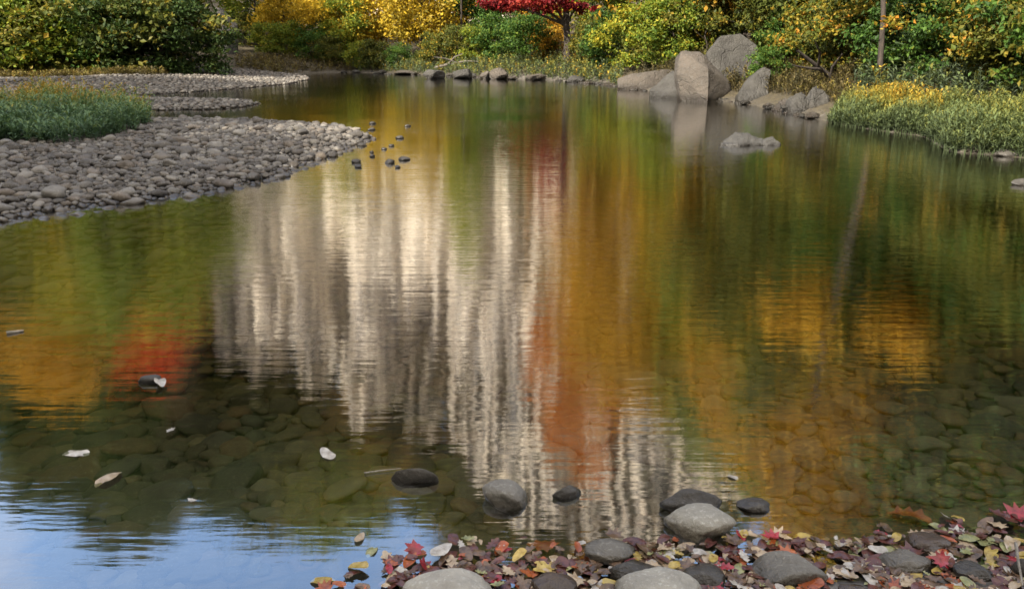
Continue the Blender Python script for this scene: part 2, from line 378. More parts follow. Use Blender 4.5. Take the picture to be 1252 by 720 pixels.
for i in range(NXc):
    x = cxs[i]
    for k in range(NZc):
        f = k / (NZc - 1); z = -1 + f * (ctop[i] + 1)
        xs = x + 0.07 * (z - 20) + 2.6 * fb(x * 0.05, z * 0.05, 3)      # columns lean and bend
        xb = x + 0.06 * (z - 20) + 2.2 * fb(x * 0.04, z * 0.07, 13)
        reach = sum(am * math.exp(-((xb - bx_) / wd) ** 2) for bx_, wd, am in butt) * 1.3 * (0.7 + 0.6 * fb(x * 0.05, z * 0.06, 9))
        reach -= sum(dp * math.exp(-((x - ax_) / wd) ** 2 - ((z - az_) / hz_) ** 4) for ax_, az_, wd, hz_, dp in ALC)
        col = 2.6 * abs(fb(xs * 0.30, z * 0.02, 5)) + 1.2 * fb(xs * 0.9, z * 0.04, 1) + 0.40 * fb(xs * 3.1, z * 0.14, 2)
        ledge = 0.55 * fb(x * 0.03, z * 0.55, 7) + 0.3 * max(0, fb(x * 0.05, z * 1.4, 8))
        y = CLD + 4 - reach - 1.5 * col - ledge + 4.0 * f * f + 0.0006 * x * x
        cv[k, i] = (x, y, z)
    for q in range(8):
        y0 = cv[NZc - 1, i, 1]
        cv[NZc + q, i] = (x, y0 + 1.2 + (q + 1) ** 2 * 1.3, ctop[i] + 0.4 + 0.25 * (q + 1) ** 1.6 + 0.5 * math.sin(x * 0.4 + q))
ii, jj = np.meshgrid(np.arange(NZc + 7), np.arange(NXc - 1), indexing='ij')
cf = np.stack([ii * NXc + jj, ii * NXc + jj + 1, (ii + 1) * NXc + jj + 1, (ii + 1) * NXc + jj], -1).reshape(-1, 4)
m, t, out = new_mat('streaked_limestone_cliff')
g = N(t, 'NewGeometry')
mp = N(t, 'Mapping'); mp.inputs['Scale'].default_value = (1, 1, 0.07); L(t, g.outputs['Position'], mp.inputs[0])
s1 = noise_(t, mp.outputs[0], 0.55, 6, 0.65); s2 = noise_(t, mp.outputs[0], 1.7, 5, 0.7); s3 = noise_(t, g.outputs['Position'], 0.5, 6, 0.7)
c = ramp(t, s1, [(0.32, (.20, .19, .185)), (0.43, (.48, .43, .36)), (0.53, (.66, .58, .47)), (0.7, (.74, .68, .57))])
sepz = N(t, 'SeparateXYZ'); L(t, g.outputs['Position'], sepz.inputs[0])
c = mixc(t, maprange(t, math_(t, 'ADD', s2, maprange(t, sepz.outputs[2], 14, 34, -0.03, 0.02)), 0.46, 0.57, 0, 0.92), c, (.07, .07, .085))
c = mixc(t, maprange(t, s3, 0.52, 0.7, 0, 0.45), c, (.50, .33, .20))
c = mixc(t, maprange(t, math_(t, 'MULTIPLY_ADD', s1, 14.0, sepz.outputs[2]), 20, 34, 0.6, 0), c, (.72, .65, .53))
d = N(t, 'BsdfPrincipled'); L(t, c, d.inputs['Base Color']); d.inputs['Roughness'].default_value = 0.9
L(t, bump_(t, math_(t, 'ADD', s2, s3), 0.7, 0.5), d.inputs['Normal']); L(t, d.outputs[0], out.inputs[0])
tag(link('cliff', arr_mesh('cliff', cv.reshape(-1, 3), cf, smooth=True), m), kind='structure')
def cliff_edge(x):
    i = int(np.clip(np.searchsorted(cxs, x), 0, NXc - 1)); return cv[NZc, i, 1], cv[NZc, i, 2]

# ------------------------------------------------------------------ trees
def leaf_quads(cent, nrm_bias, size, rs):
    n = len(cent)
    nr_ = rs.normal(size=(n, 3)) + nrm_bias; nr_ /= np.linalg.norm(nr_, axis=1)[:, None] + 1e-9
    a = np.cross(nr_, rs.normal(size=(n, 3))); a /= np.linalg.norm(a, axis=1)[:, None] + 1e-9
    b = np.cross(nr_, a)
    s = (size * rs.uniform(0.42, 1.5, n))[:, None]
    p0 = cent - a * s * 0.55; p2 = cent + a * s * 0.55 - nr_ * s * 0.12
    p1 = cent + b * s * 0.34 + nr_ * s * 0.08; p3 = cent - b * s * 0.34 + nr_ * s * 0.08
    v = np.stack([p0, p1, p2, p3], 1).reshape(-1, 3)
    f = np.arange(4 * n, dtype=np.int32).reshape(-1, 4)
    return v, f
def tree_proto(seed, H, W, z0, nclump, nleaf, lsize, trunk_r, lean=0.04, top=0.65, fill=0.45):
    rs = np.random.default_rng(seed)
    zc = (z0 + H) / 2; hz = (H - z0) / 2
    C = []
    while len(C) < nclump:
        p = rs.normal(size=3); p /= np.linalg.norm(p); r_ = rs.uniform(fill, 1.0) ** 0.6
        zz = p[2] * r_; taper = 1.0 - max(0, zz) * (1 - top) if zz > 0 else 1.0 + zz * 0.15
        l = 1 + 0.28 * mnoise.noise(Vector(p) * 1.6 + Vector((seed, 0, 0)))
        C.append((p[0] * r_ * W / 2 * taper * l, p[1] * r_ * W / 2 * taper * l, zc + zz * hz * (0.92 + 0.1 * l)))
    C = np.array(C)
    ct = rs.uniform(0, 1, nclump)
    cs = rs.uniform(0.55, 1.25, nclump) * (W * hz) ** 0.5 * 0.155
    per = np.maximum((cs ** 1.6 / (cs ** 1.6).sum() * nleaf).astype(int), 4)
    cent, tone = [], []
    for k in range(nclump):
        q = rs.normal(size=(per[k], 3)) * np.array([1, 1, 0.62]) * cs[k] * 0.74
        cent.append(C[k] + q)
        tone.append(np.clip(0.30 * ct[k] + 0.30 + rs.normal(0, 0.21, per[k]) - 0.05, 0.02, 0.98))
    cent = np.vstack(cent); tone = np.concatenate(tone)
    keep = cent[:, 2] > 0.05; cent, tone = cent[keep], tone[keep]
    v, f = leaf_quads(cent, np.array([0, 0, 0.75]), lsize, rs)
    crown = arr_mesh('crown', v, f, tone)
    T = Tubes()
    lx, ly = rs.normal(0, lean, 2)
    ht = z0 + (H - z0) * 0.82; npt = 8
    tr = [Vector((lx * ht * (i / npt) ** 1.4 + 0.06 * math.sin(i * 1.9 + seed), ly * ht * (i / npt) ** 1.4 + 0.06 * math.cos(i * 1.4 + seed), ht * i / npt - (0.25 if i == 0 else 0))) for i in range(npt + 1)]
    rr_ = [trunk_r * (1.35 if i == 0 else 1.0) * (1 - 0.86 * i / npt) for i in range(npt + 1)]
    T.add(tr, rr_, 9)
    for k in rs.choice(nclump, min(nclump, 20), replace=False):
        e = Vector(C[k]); zb = max(z0 * 0.75, e.z - 0.35 * math.hypot(e.x, e.y) - 0.08 * H); zb = min(zb, ht * 0.93)
        f_ = max(0.0, min(0.999, zb / ht)) * npt; i = int(f_); s0 = tr[i].lerp(tr[i + 1], f_ - i)
        r0 = trunk_r * (1 - 0.86 * f_ / npt) * 0.5
        mid = s0.lerp(e, 0.5) + Vector((0, 0, 0.08 * (e - s0).length))
        T.add([s0, s0.lerp(mid, 0.55), mid, e], [r0, r0 * 0.8, r0 * 0.55, r0 * 0.15], 5)
    return T.mesh('trunk'), crown
PRO = dict(
    broad=[tree_proto(11 + k, 14, 8.5, 2.0, 70, 24000, 0.175, 0.22) for k in range(3)],
    tall=[tree_proto(31 + k, 20, 9.0, 4.5, 74, 17000, 0.28, 0.28, top=0.5) for k in range(2)],
    small=[tree_proto(51 + k, 6.5, 4.6, 0.5, 46, 11000, 0.15, 0.08, top=0.7) for k in range(3)],
    poplar=[tree_proto(41 + k, 34, 10.0, 16, 66, 14000, 0.30, 0.26, top=0.6, lean=0.01) for k in range(2)],
    cedar=[tree_proto(71 + k, 13, 5.0, 0.6, 60, 12000, 0.26, 0.16, top=0.18, fill=0.3) for k in range(2)],
    shrub=[tree_proto(91 + k, 2.6, 3.0, -0.1, 40, 6500, 0.115, 0.03, top=0.85, fill=0.3) for k in range(4)],
)
cnt = [0]
def plant(kind, x, y, H, mat, label, group=None, name=None, z=None, wide=1.0, bk=None):
    i = cnt[0]; cnt[0] += 1
    tm, cm = PRO[kind][i % len(PRO[kind])]
    h0 = dict(broad=14, tall=20, poplar=34, small=6.5, cedar=13, shrub=2.6)[kind]
    s = H / h0
    nm = name or ('shrub' if kind == 'shrub' else 'tree')
    root = empty(nm, (x, y, (gz(x, y) if z is None else z)), (i * 2.399) % 6.283, (s * wide, s * wide, s))
    tag(root, label, 'shrub' if kind == 'shrub' else 'tree', group)
    link('stem' if kind == 'shrub' else 'trunk', tm, bk or BARK, root); link('crown', cm, FOL[mat], root)
    return root
def X(u, D): return (u - CX) / F * (D * math.cos(TH) + H_EYE * math.sin(TH))

# left wood: (u, distance, height, colour, label)
for u, D, h, kd, mt, lb in (
    (-45, 41, 12.5, 'broad', 'olive', 'olive tree at the left edge of the wood behind the gravel'),
    (22, 43, 13, 'broad', 'lime', 'tall yellow-green tree near the left edge of the wood'),
    (70, 42, 13, 'broad', 'lime', 'dense yellow-green tree in the shady wood behind the back gravel bar'),
    (118, 44, 14.5, 'broad', 'yellow', 'yellow tree in the middle of the wood behind the back gravel bar'),
    (132, 49, 18.5, 'poplar', 'red', 'red-topped tree rising behind the left wood, mirrored red in the water'),
    (172, 42, 13, 'broad', 'lime', 'yellow-green tree with leaf tips hanging over the back gravel bar'),
    (196, 43, 10, 'broad', 'olive', 'last tree of the left wood beside the gap with the grey rock'),
    (0, 52, 20, 'tall', 'gold', 'golden tree deep in the left wood at the picture edge'),
    (95, 55, 19, 'tall', 'lime', 'yellow-green tree standing deep in the left wood')):
    plant(kd, X(u, D), D, h, mt, lb, 'trees of the left wood', wide=1.15 if kd == 'poplar' else 1.0)
for k, (u, D, mt) in enumerate(((5, 39.5, 'dark'), (45, 39.5, 'lime'), (85, 40, 'olive'), (125, 40, 'green'), (165, 40, 'dark'), (200, 40, 'olive'), (238, 41, 'dark'), (-30, 39, 'olive'))):
    plant('shrub', X(u, D), D, 3.6 + 0.5 * (k % 3), mt, {'dark': 'dark green bush along the foot of the left wood', 'lime': 'yellow-green bush along the foot of the left wood', 'green': 'mid green bush along the foot of the left wood', 'olive': 'olive bush along the foot of the left wood'}[mt], 'bushes under the left wood', wide=1.15)
# far bank
for u, D, h, kd, mt, lb in (
    (258, 53, 2.2, 'small', 'lime', 'yellow-green sapling in front of the grey rock in the gap'),
    (318, 62, 7, 'small', 'lime', 'yellow-green young tree right of the rock gap on the far bank'),
    (352, 60, 6.5, 'small', 'yellow', 'yellow young tree under golden branches on the far bank'),
    (372, 66, 8.5, 'small', 'lime', 'yellow-green tree rising behind green bushes on the far bank'),
    (415, 64, 9, 'small', 'lime', 'yellow-green tree behind the far bank, left of the bright yellow tree'),
    (425, 57, 5.5, 'small', 'lime', 'yellow-green young tree on the far bank beside the bright yellow tree'),
    (468, 62, 7.5, 'small', 'yellow', 'yellow tree behind the bright yellow tree'),
    (517, 54, 7.8, 'small', 'yellow', 'bright yellow tree leaning over the middle of the far bank'),
    (545, 60, 7, 'small', 'gold', 'gold tree just right of the bright yellow tree'),
    (395, 58, 6.0, 'small', 'yellow', 'light yellow young tree left of the golden trees on the far bank'),
    (445, 58, 6.5, 'small', 'yellow', 'light yellow tree left of the bright yellow leaning tree'),
    (588, 56, 7, 'small', 'green', 'green tree between the yellow tree and the crimson tree'),
    (640, 53, 6.8, 'small', 'green', 'green tree behind the crimson leaves on the far bank'),
    (664, 52, 4.0, 'small', 'gold', 'low golden-brown tree under the crimson leaves'),
    (722, 50, 6.2, 'small', 'lime', 'yellow-green tree right of the crimson tree'),
    (765, 46, 5.6, 'small', 'lime', 'yellow-green tree above the reddish slab'),
    (800, 41, 17, 'broad', 'gold', 'tall golden-orange tree behind the boulders'),
    (838, 37, 5.6, 'small', 'lime', 'lime green tree directly above the large boulder'),
    (692, 70, 33, 'poplar', 'orange', 'tall orange tree on the slope before the cliff, seen mirrored'),
    (738, 72, 35, 'poplar', 'orange', 'second tall orange tree on the slope before the cliff, seen mirrored'),
    (655, 62, 8, 'small', 'orange', 'orange tree behind the crimson tree'),
    (862, 50, 19, 'tall', 'gold', 'tall golden tree on the slope behind the boulders'),
    (905, 34, 8, 'small', 'gold', 'golden tree overhanging the rear boulder'),
    (925, 44, 20, 'tall', 'lime', 'tall yellow-green tree on the slope right of the boulders'),
    (958, 30, 9, 'small', 'olive', 'olive tree above the fallen brown branches'),
    (985, 38, 18, 'broad', 'olive', 'large olive tree behind the fallen branches'),
    (1022, 28, 8, 'small', 'olive', 'olive tree left of the straight dark trunk'),
    (1075, 33, 19, 'tall', 'mixed', 'tall mixed green and rust tree standing behind the straight dark trunk'),
    (1118, 25, 9, 'small', 'green', 'green tree right of the straight dark trunk'),
    (1150, 30, 18, 'broad', 'lime', 'large yellow-green tree on the right slope'),
    (1180, 23, 7.5, 'small', 'mixed', 'reddish and green tree on the right slope'),
    (1225, 22, 9, 'small', 'green', 'green tree at the right edge above the grass'),
    (1250, 29, 19, 'tall', 'lime', 'tall yellow-green tree at the right edge of the slope'),
    (1320, 22, 16, 'broad', 'gold', 'gold tree just beyond the right edge'),
    (852, 40, 14, 'cedar', 'yellow', 'narrow yellow tree on the slope behind the large boulder'),
    (898, 37, 16, 'cedar', 'lime', 'narrow lime tree on the slope behind the rear boulder'),
    (962, 34, 15, 'cedar', 'yellow', 'narrow yellow tree on the slope behind the mossy slab'),
    (1012, 32, 17, 'cedar', 'lime', 'narrow lime tree on the slope above the dark broken rock'),
    (1105, 27, 15, 'cedar', 'yellow', 'narrow yellow tree on the slope right of the straight trunk'),
    (1178, 26, 16, 'cedar', 'lime', 'narrow lime tree on the slope near the right edge'),
    (1400, 18, 15, 'broad', 'green', 'green tree beyond the right edge by the water')):
    plant(kd, X(u, D), D, h, mt, lb, 'trees of the far and right bank', wide=0.58 if kd == 'poplar' else 1.0)
for u, D, h, mt, lb in (
    (738, 47, 15, 'gold', 'slender dark trunk right of the crimson tree'),
    (912, 33, 14, 'gold', 'slender dark trunk beside the rear boulder'),
    (1003, 27, 14, 'olive', 'slender dark trunk above the fallen branches'),
    (1042, 29, 15, 'lime', 'slender dark trunk left of the straight bare trunk'),
    (1134, 24, 14, 'yellow', 'slender trunk between the green bushes right of the yellow grass'),
    (1205, 21, 13, 'olive', 'slender trunk near the right edge above the grass'),
    (100, 39.5, 13, 'lime', 'slender dark trunk in front of the left wood'),
    (566, 53, 12, 'lime', 'slender dark trunk on the far bank above the driftwood')):
    plant('tall', X(u, D), D, h, mt, lb, 'slender trees along the banks', wide=0.5)
# the crimson tree and the straight dark trunk are built singly
def special(label, u, D, H, r, crown_c, mat, seed, nleaf, lsize, lean_x):
    x = X(u, D); z = gz(x, D)
    root = empty('tree', (x, D, z)); tag(root, label, 'tree')
    T = Tubes(); pts = [Vector((lean_x * H * (i / 9) + 0.05 * math.sin(i * 1.7), 0.03 * math.sin(i), H * i / 9 - (0.3 if i == 0 else 0))) for i in range(10)]
    T.add(pts, [r * (1.3 if i == 0 else 1) * (1 - 0.07 * i) for i in range(10)], 10)
    rs = np.random.default_rng(seed); cent, tone = [], []
    for cx_, cy_, cz_, rx_, rz_, fr_ in crown_c:
        e = Vector((cx_, cy_, cz_)); i = int(min(8, max(1, (cz_ / H - 0.08) * 9))); s0 = pts[i]
        T.add([s0, s0.lerp(e, 0.5) + Vector((0, 0, 0.15)), e], [r * 0.4, r * 0.28, r * 0.08], 6)
        n = int(nleaf * fr_)
        for _ in range(7):
            c0 = np.array(e) + rs.normal(size=3) * np.array([rx_, rx_, rz_]) * 0.6
            cent.append(c0 + rs.normal(size=(n // 7, 3)) * np.array([rx_, rx_, rz_]) * 0.36); tone.append(np.clip(rs.uniform(0.2, 0.8) + rs.normal(0, 0.16, n // 7), 0.02, 0.98))
    v, f = leaf_quads(np.vstack(cent), np.array([0, 0, 0.75]), lsize, rs)
    link('trunk', T.mesh('trunk'), BARK, root); link('crown', arr_mesh('crown', v, f, np.concatenate(tone)), FOL[mat], root)
special('crimson-leaved tree with a dark trunk on the far bank', 692, 44, 9.0, 0.20,
        [(-1.0, -.6, 3.75 - gz(X(692, 44), 44), .9, .32, .18), (-2.3, -.8, 3.9 - gz(X(692, 44), 44), 1.0, .32, .2), (-3.4, -.8, 3.6 - gz(X(692, 44), 44), .7, .22, .10), (-1.2, .3, 4.6, 1.4, .6, .22), (.5, -.5, 3.5 - gz(X(692, 44), 44), .5, .2, .06), (.4, .2, 6.4, .9, .5, .07)], 'crimson', 5, 7000, 0.17, -0.01)
special('straight dark-trunked tree on the right bank above the yellow grass', 1071, 20, 15, 0.062,
        [(-1.2, -.2, 4.6, .9, .4, .12), (1.4, .2, 5.2, .9, .5, .12), (.2, .5, 8, 1.6, 1, .25), (-1.2, 0, 10, 1.6, 1, .25), (1, 0, 12, 1.5, 1, .25), (0, 0, 14.5, 1.2, .9, .2)], 'gold', 6, 9000, 0.17, -0.10)
# shrubs on the far and right bank
SH = [(300, 60, 2.2, 'olive'), (330, 58, 2.0, 'lime'), (352, 57, 2.3, 'lime'), (385, 56, 2.2, 'green'), (405, 55.5, 1.8, 'olive'), (440, 54.5, 1.7, 'lime'), (462, 53.5, 1.8, 'olive'), (488, 53, 1.5, 'green'),
      (535, 50.5, 2.0, 'mixed'), (560, 50.5, 2.2, 'olive'), (583, 49.5, 2.2, 'lime'), (612, 48.5, 2.6, 'green'), (645, 47.5, 2.6, 'green'), (672, 47, 1.8, 'gold'), (712, 45.5, 1.3, 'lime'), (730, 42.5, 2.5, 'olive'), (752, 40.5, 2.6, 'green'), (775, 39, 2.8, 'lime'),
      (800, 38, 2.6, 'olive'), (822, 36, 2.8, 'lime'), (930, 30, 2.6, 'olive'), (955, 27.5, 1.6, 'green'), (935, 25.8, 1.1, 'green'), (1000, 25.5, 2.4, 'mixed'), (1035, 24, 2.2, 'olive'), (1060, 23, 2.4, 'mixed'),
      (1095, 21, 2.2, 'green'), (1120, 20.5, 2.0, 'dark'), (1145, 19.5, 2.2, 'mixed'), (1172, 18.5, 2.0, 'green'), (1200, 18, 2.2, 'olive'), (1225, 17, 2.0, 'mixed'), (1250, 16.5, 2.2, 'olive'), (1285, 15.5, 2.2, 'green'), (985, 28, 3, 'olive'), (890, 36, 3, 'gold'), (860, 35, 3, 'olive')]
CN = dict(olive='olive', gold='golden', dark='dark green', green='green', mixed='green and rust', lime='yellow-green', orange='orange')
for u, D, h, mt in SH:
    zone = 'beyond the end of the back gravel bar' if u < 430 else 'at the far waterline near the yellow tree' if u < 600 else 'at the far waterline below the crimson tree' if u < 720 else 'on the bank left of the boulders' if u < 830 else 'around the boulders' if u < 975 else 'on the slope behind the yellow grass' if u < 1130 else 'on the slope at the right edge'
    lb = f'{CN[mt]} bush {zone}'
    plant('shrub', X(u, D), D, h, mt, lb, lb, wide=1.05)
for k, (u, D, h, mt) in enumerate(((1330, 14, 2.4, 'olive'), (1380, 13, 2.6, 'green'), (1440, 12.2, 2.2, 'mixed'), (1520, 11.5, 2.6, 'lime'), (1600, 11, 2.4, 'olive'), (1350, 17, 3, 'mixed'), (1450, 15.5, 3.2, 'green'), (1560, 14, 3.2, 'olive'), (1690, 12, 3, 'green'), (1700, 9.5, 2.4, 'olive'))):
    plant('shrub', X(u, D), D, h, mt, 'bush on the right bank beyond the picture edge', 'bushes beyond the right edge')
plant('broad', X(1480, 19), 19, 14, 'lime', 'tree on the right bank beyond the picture edge', 'trees beyond the right edge')
plant('tall', X(1600, 16), 16, 16, 'gold', 'tree on the right bank beyond the picture edge', 'trees beyond the right edge')
plant('broad', X(1720, 14), 14, 13, 'green', 'tree on the right bank beyond the picture edge', 'trees beyond the right edge')
# wooded hillside left of the cliff
def hill_z(x, D):
    f = float(np.clip((D - 60) / 30, 0, 1)); e = float(sstep(-30, -42, np.array([x]))[0])
    return -1 + e * (f * 43 + 1.2 * float(wav(np.array([x]), np.array([D]), 0.25, 2)[0])) + (3.5 if D > 58 else 0) * e * f
hx = np.linspace(-125, -28, 70); hy = np.linspace(57, 125, 50)
hv = [(x, y, hill_z(x, y)) for y in hy for x in hx]
hf = [(a * 70 + b, a * 70 + b + 1, (a + 1) * 70 + b + 1, (a + 1) * 70 + b) for a in range(49) for b in range(69)]
m, t, out = new_mat('leafy_hillside_soil'); g = N(t, 'NewGeometry'); n3 = noise_(t, g.outputs['Position'], 2.5, 6, 0.7)
d = N(t, 'BsdfPrincipled'); L(t, ramp(t, n3, [(0.3, (.02, .02, .01)), (0.55, (.05, .045, .02)), (0.75, (.06, .075, .02))]), d.inputs['Base Color']); d.inputs['Roughness'].default_value = 0.9
L(t, bump_(t, n3, 1.0, 0.3), d.inputs['Normal']); L(t, d.outputs[0], out.inputs[0])
tag(link('hill', arr_mesh('hill', hv, hf, smooth=True), m), kind='structure')
# trees on the hillside and the cliff top
k = 0
for row, (D, zz) in enumerate(((66, 0), (72, 0), (78, 0), (84, 0), (89, 0))):
    for u in range(-90, 100, 30):
        uu = u + 17 * (row % 2); x = X(uu, D)
        plant('cedar' if D < 84 else 'broad', x, D + (k % 3), (13 + (k * 7 % 5)) * (0.78 if uu < 25 else 1), 'dark', 'dark evergreen tree on the slope left of the cliff, seen mirrored', 'evergreens on the slope left of the cliff', z=hill_z(x, D + (k % 3)) - 0.3); k += 1
for u in list(range(-80, 1000, 30)) + list(range(-60, 600, 45)) + list(range(285, 640, 16)) + list(range(650, 1000, 24)) + list(range(160, 300, 18)):
    x = refl(u, 520, 95)[0]
    yy, zz = cliff_edge(x); h = (19 + 5 * (150 < u < 345) if u < 410 else 13) + (k * 5 % 7)
    lowc = u > 590
    plant('broad', x, yy + 1.5 + k % 5, h * (0.6 if lowc else 0.75 if u < 25 else 1), ('dark' if k % 4 else 'olive') if u < 330 else ['olive', 'lime', 'gold', 'olive', 'mixed'][k % 5], 'dark green tree on the rim left of the pale cliff, seen mirrored' if u < 330 else 'autumn tree on the rim of the pale cliff, seen mirrored', 'dark trees on the cliff rim' if u < 330 else 'autumn trees on the cliff rim', z=zz - 0.5); k += 1
for i, u in enumerate(range(40, 195, 22)):    # young woods at the foot of the cliff behind the left wood
    plant('broad', X(u, 62), 62 + i % 3, 13, ['olive', 'lime', 'olive'][i % 3], 'tree behind the left wood below the evergreen slope', 'trees behind the left wood')
# trees added out of frame, left and behind, to shade bar and near water
off = [(-16, -12), (-21, -7), (-15, -4), (-24, 0), (-18, 3), (-29, 6), (-31, -6), (-22, -16), (-14, -19), (-34, 14), (-40, 5), (-45, 18), (-50, 28), (-27, -14), (-12, -9), (-5, -11), (-1, -14), (-8, -17), (4, -12), (-27, 10), (-33, 1), (-24, -20), (-18, -22), (2, -19), (-10, -25), (-21, 13), (-26, 17), (-36, 6), (-20, 7)]
for i, (x, y) in enumerate(off):
    plant(['broad', 'tall', 'broad'][i % 3], x, y, 15 + (i * 3 % 5), ['green', 'lime', 'olive', 'gold'][i % 4], 'added shade tree out of frame', 'added shade trees out of frame', z=max(gz(x, y), 0.3))

# ------------------------------------------------------------------ stones
STONE_ME = []
for k in range(14):
    v, f = stone_verts(200 + k, 3, cuts=6, lump=0.18, fine=0.03); v = v * np.array([1.0, 0.78, 0.52])
    STONE_ME.append((v, f, arr_mesh('cobble', v, f, smooth=True)))
LOW = []
for k in range(14):
    v, f = stone_verts(200 + k, 2, cuts=6, lump=0.18, fine=0.02); LOW.append((v * np.array([1.0, 0.78, 0.52]), f))
LOW2 = LOW; LOW1 = []
for k in range(14):
    v, f = stone_verts(200 + k, 1, cuts=6, lump=0.2, fine=0.04); LOW1.append((v * np.array([1.0, 0.78, 0.52]), f))
def darts(cands, k_over):
    cell = 0.5; grid = {}; keep = []
    for x, y, r_ in cands:
        ci_, cj_ = int(x // cell), int(y // cell); ok = True
        for a in (-1, 0, 1):
            for b in (-1, 0, 1):
                for (x2, y2, r2) in grid.get((ci_ + a, cj_ + b), ()):
                    if (x - x2) ** 2 + (y - y2) ** 2 < (k_over * (r_ + r2)) ** 2: ok = False; break
                if not ok: break
            if not ok: break
        if ok: grid.setdefault((ci_, cj_), []).append((x, y, r_)); keep.append((x, y, r_))
    return keep
def rmat(rz, tx, ty):
    cz, sz = math.cos(rz), math.sin(rz)
    Rz = np.array([[cz, -sz, 0], [sz, cz, 0], [0, 0, 1]])
    cx_, sx_ = math.cos(tx), math.sin(tx); Rx = np.array([[1, 0, 0], [0, cx_, -sx_], [0, sx_, cx_]])
    cy_, sy_ = math.cos(ty), math.sin(ty); Ry = np.array([[cy_, 0, sy_], [0, 1, 0], [-sy_, 0, cy_]])
    return Rz @ Rx @ Ry
def scatter(places, nthing, matT, matS, name, cat, labeler, stuffname, sink=0.12, flat=1.0):
    zs_ = height(np.array([p[0] for p in places]), np.array([p[1] for p in places]))
    infos = []
    for (x, y, r_), z in zip(places, zs_):
        u, v, dep = proj((x, y, z)); vis = -20 < u < 1272 and 0 < v < 740 and dep > 0
        infos.append((r_ / max(dep, 0.3) if vis else 0, x, y, r_, z, u, v))
    infos.sort(reverse=True)
    V, Fc, T, n0 = [], [], [], 0
    for i, (sz, x, y, r_, z, u, v) in enumerate(infos):
        k = random.randrange(14); rz = random.uniform(0, 6.28); tx, ty = random.gauss(0, .13), random.gauss(0, .13)
        zc = z + r_ * 0.5 * flat - r_ * sink * 2 + (random.uniform(0, 0.25) * r_)
        if i < nthing and sz > 0:
            o = link(name, STONE_ME[k][2], matT); o.location = (x, y, zc); o.rotation_euler = (tx, ty, rz); o.scale = (r_, r_, r_ * flat)
            lb = labeler(u, v, r_, i); tag(o, lb, cat, lb)
        else:
            sv, sf = LOW[k]; M_ = rmat(rz, tx, ty)
            V.append((sv * np.array([r_, r_, r_ * flat])) @ M_.T + np.array([x, y, zc])); Fc.append(sf + n0); n0 += len(sv)
            T.append(np.full(len(sf), random.random()))
    if V:
        o = link(stuffname, arr_mesh(stuffname, np.vstack(V), np.vstack(Fc), np.concatenate(T), smooth=True), matS); tag(o, kind='stuff')

def inpoly(px, u, v):
    c = False; n = len(px)
    for i in range(n):
        (x1, y1), (x2, y2) = px[i], px[(i + 1) % n]
        if (y1 > v) != (y2 > v) and u < (x2 - x1) * (v - y1) / (y2 - y1) + x1: c = not c
    return c
# near bar cobbles
BAR = [(-60, 285), (0, 271), (60, 259), (140, 249), (240, 236), (330, 221), (350, 208), (390, 196), (416, 184), (446, 174), (460, 166), (428, 156), (380, 150), (300, 145), (180, 142), (150, 150), (60, 165), (-60, 175)]
cand = []
for r0, n in ((0.135, 50), (0.10, 500), (0.07, 5000), (0.048, 18000), (0.032, 38000)):
    for _ in range(n):
        u, v = rng.uniform(-60, 462), None
        p = (rng.uniform(-9.5, -1.2), rng.uniform(6.3, 18.5))
        uu, vv, dd = proj((p[0], p[1], 0.1))
        if inpoly(BAR, uu, vv + 3): cand.append((p[0], p[1], r0 * rng.uniform(0.8, 1.2)))
bar = darts(cand, 0.62)
def lab_bar(u, v, r_, i):
    size = 'large' if r_ > 0.10 else 'medium' if r_ > 0.075 else 'small'
    zone = 'at the waterline left of the grass' if u < 60 and v > 235 else 'in front of the green weeds' if u < 190 else 'in the middle of the near gravel bar' if u < 310 else 'towards the tip of the near gravel bar'
    return f'{size} grey rounded cobble {zone}'
scatter(bar, 300, M_COB, M_COBS, 'cobble', 'cobble', lab_bar, 'gravel')
# loose stones off the tip of the bar
tip = []
for _ in range(38):
    u, v = random.uniform(400, 520), random.uniform(150, 206)
    if u > 455 and random.random() < 0.6: continue
    p = ground(u, v); tip.append((p.x, p.y, random.uniform(0.035, 0.10)))
for k, (x, y, r_) in enumerate(darts(tip, 0.7)):
    o = link('cobble', STONE_ME[k % 14][2], M_DARK); o.location = (x, y, 0.01); o.rotation_euler = (0, 0, k * 1.7); o.scale = (r_, r_, r_ * 0.9)
    tag(o, 'small dark wet stone in the water off the gravel bar tip', 'cobble', 'dark stones off the bar tip')
# spit and back bar
cand = []
for _ in range(40000):
    D = rng.uniform(17, 47); u = rng.uniform(-30, 400); p = (X(u, D), D)
    uu, vv, dd = proj((p[0], p[1], 0.15))
    cand.append((p[0], p[1], rng.uniform(0.045, 0.095) * (0.75 + D / 70)))
ds = sdist(np.array([c_[0] for c_ in cand]), np.array([c_[1] for c_ in cand]))
cand = [c_ for c_, d_ in zip(cand, ds) if -14 < d_ < 0.12 and proj((c_[0], c_[1], 0.1))[1] < 139]
cand = sorted(cand, key=lambda c_: -c_[2])
back = darts(cand, 0.72)[:9000]
LOW = LOW1
scatter(back, 0, M_COB, M_COBS, 'cobble', 'cobble', lab_bar, 'gravel')
LOW = LOW2
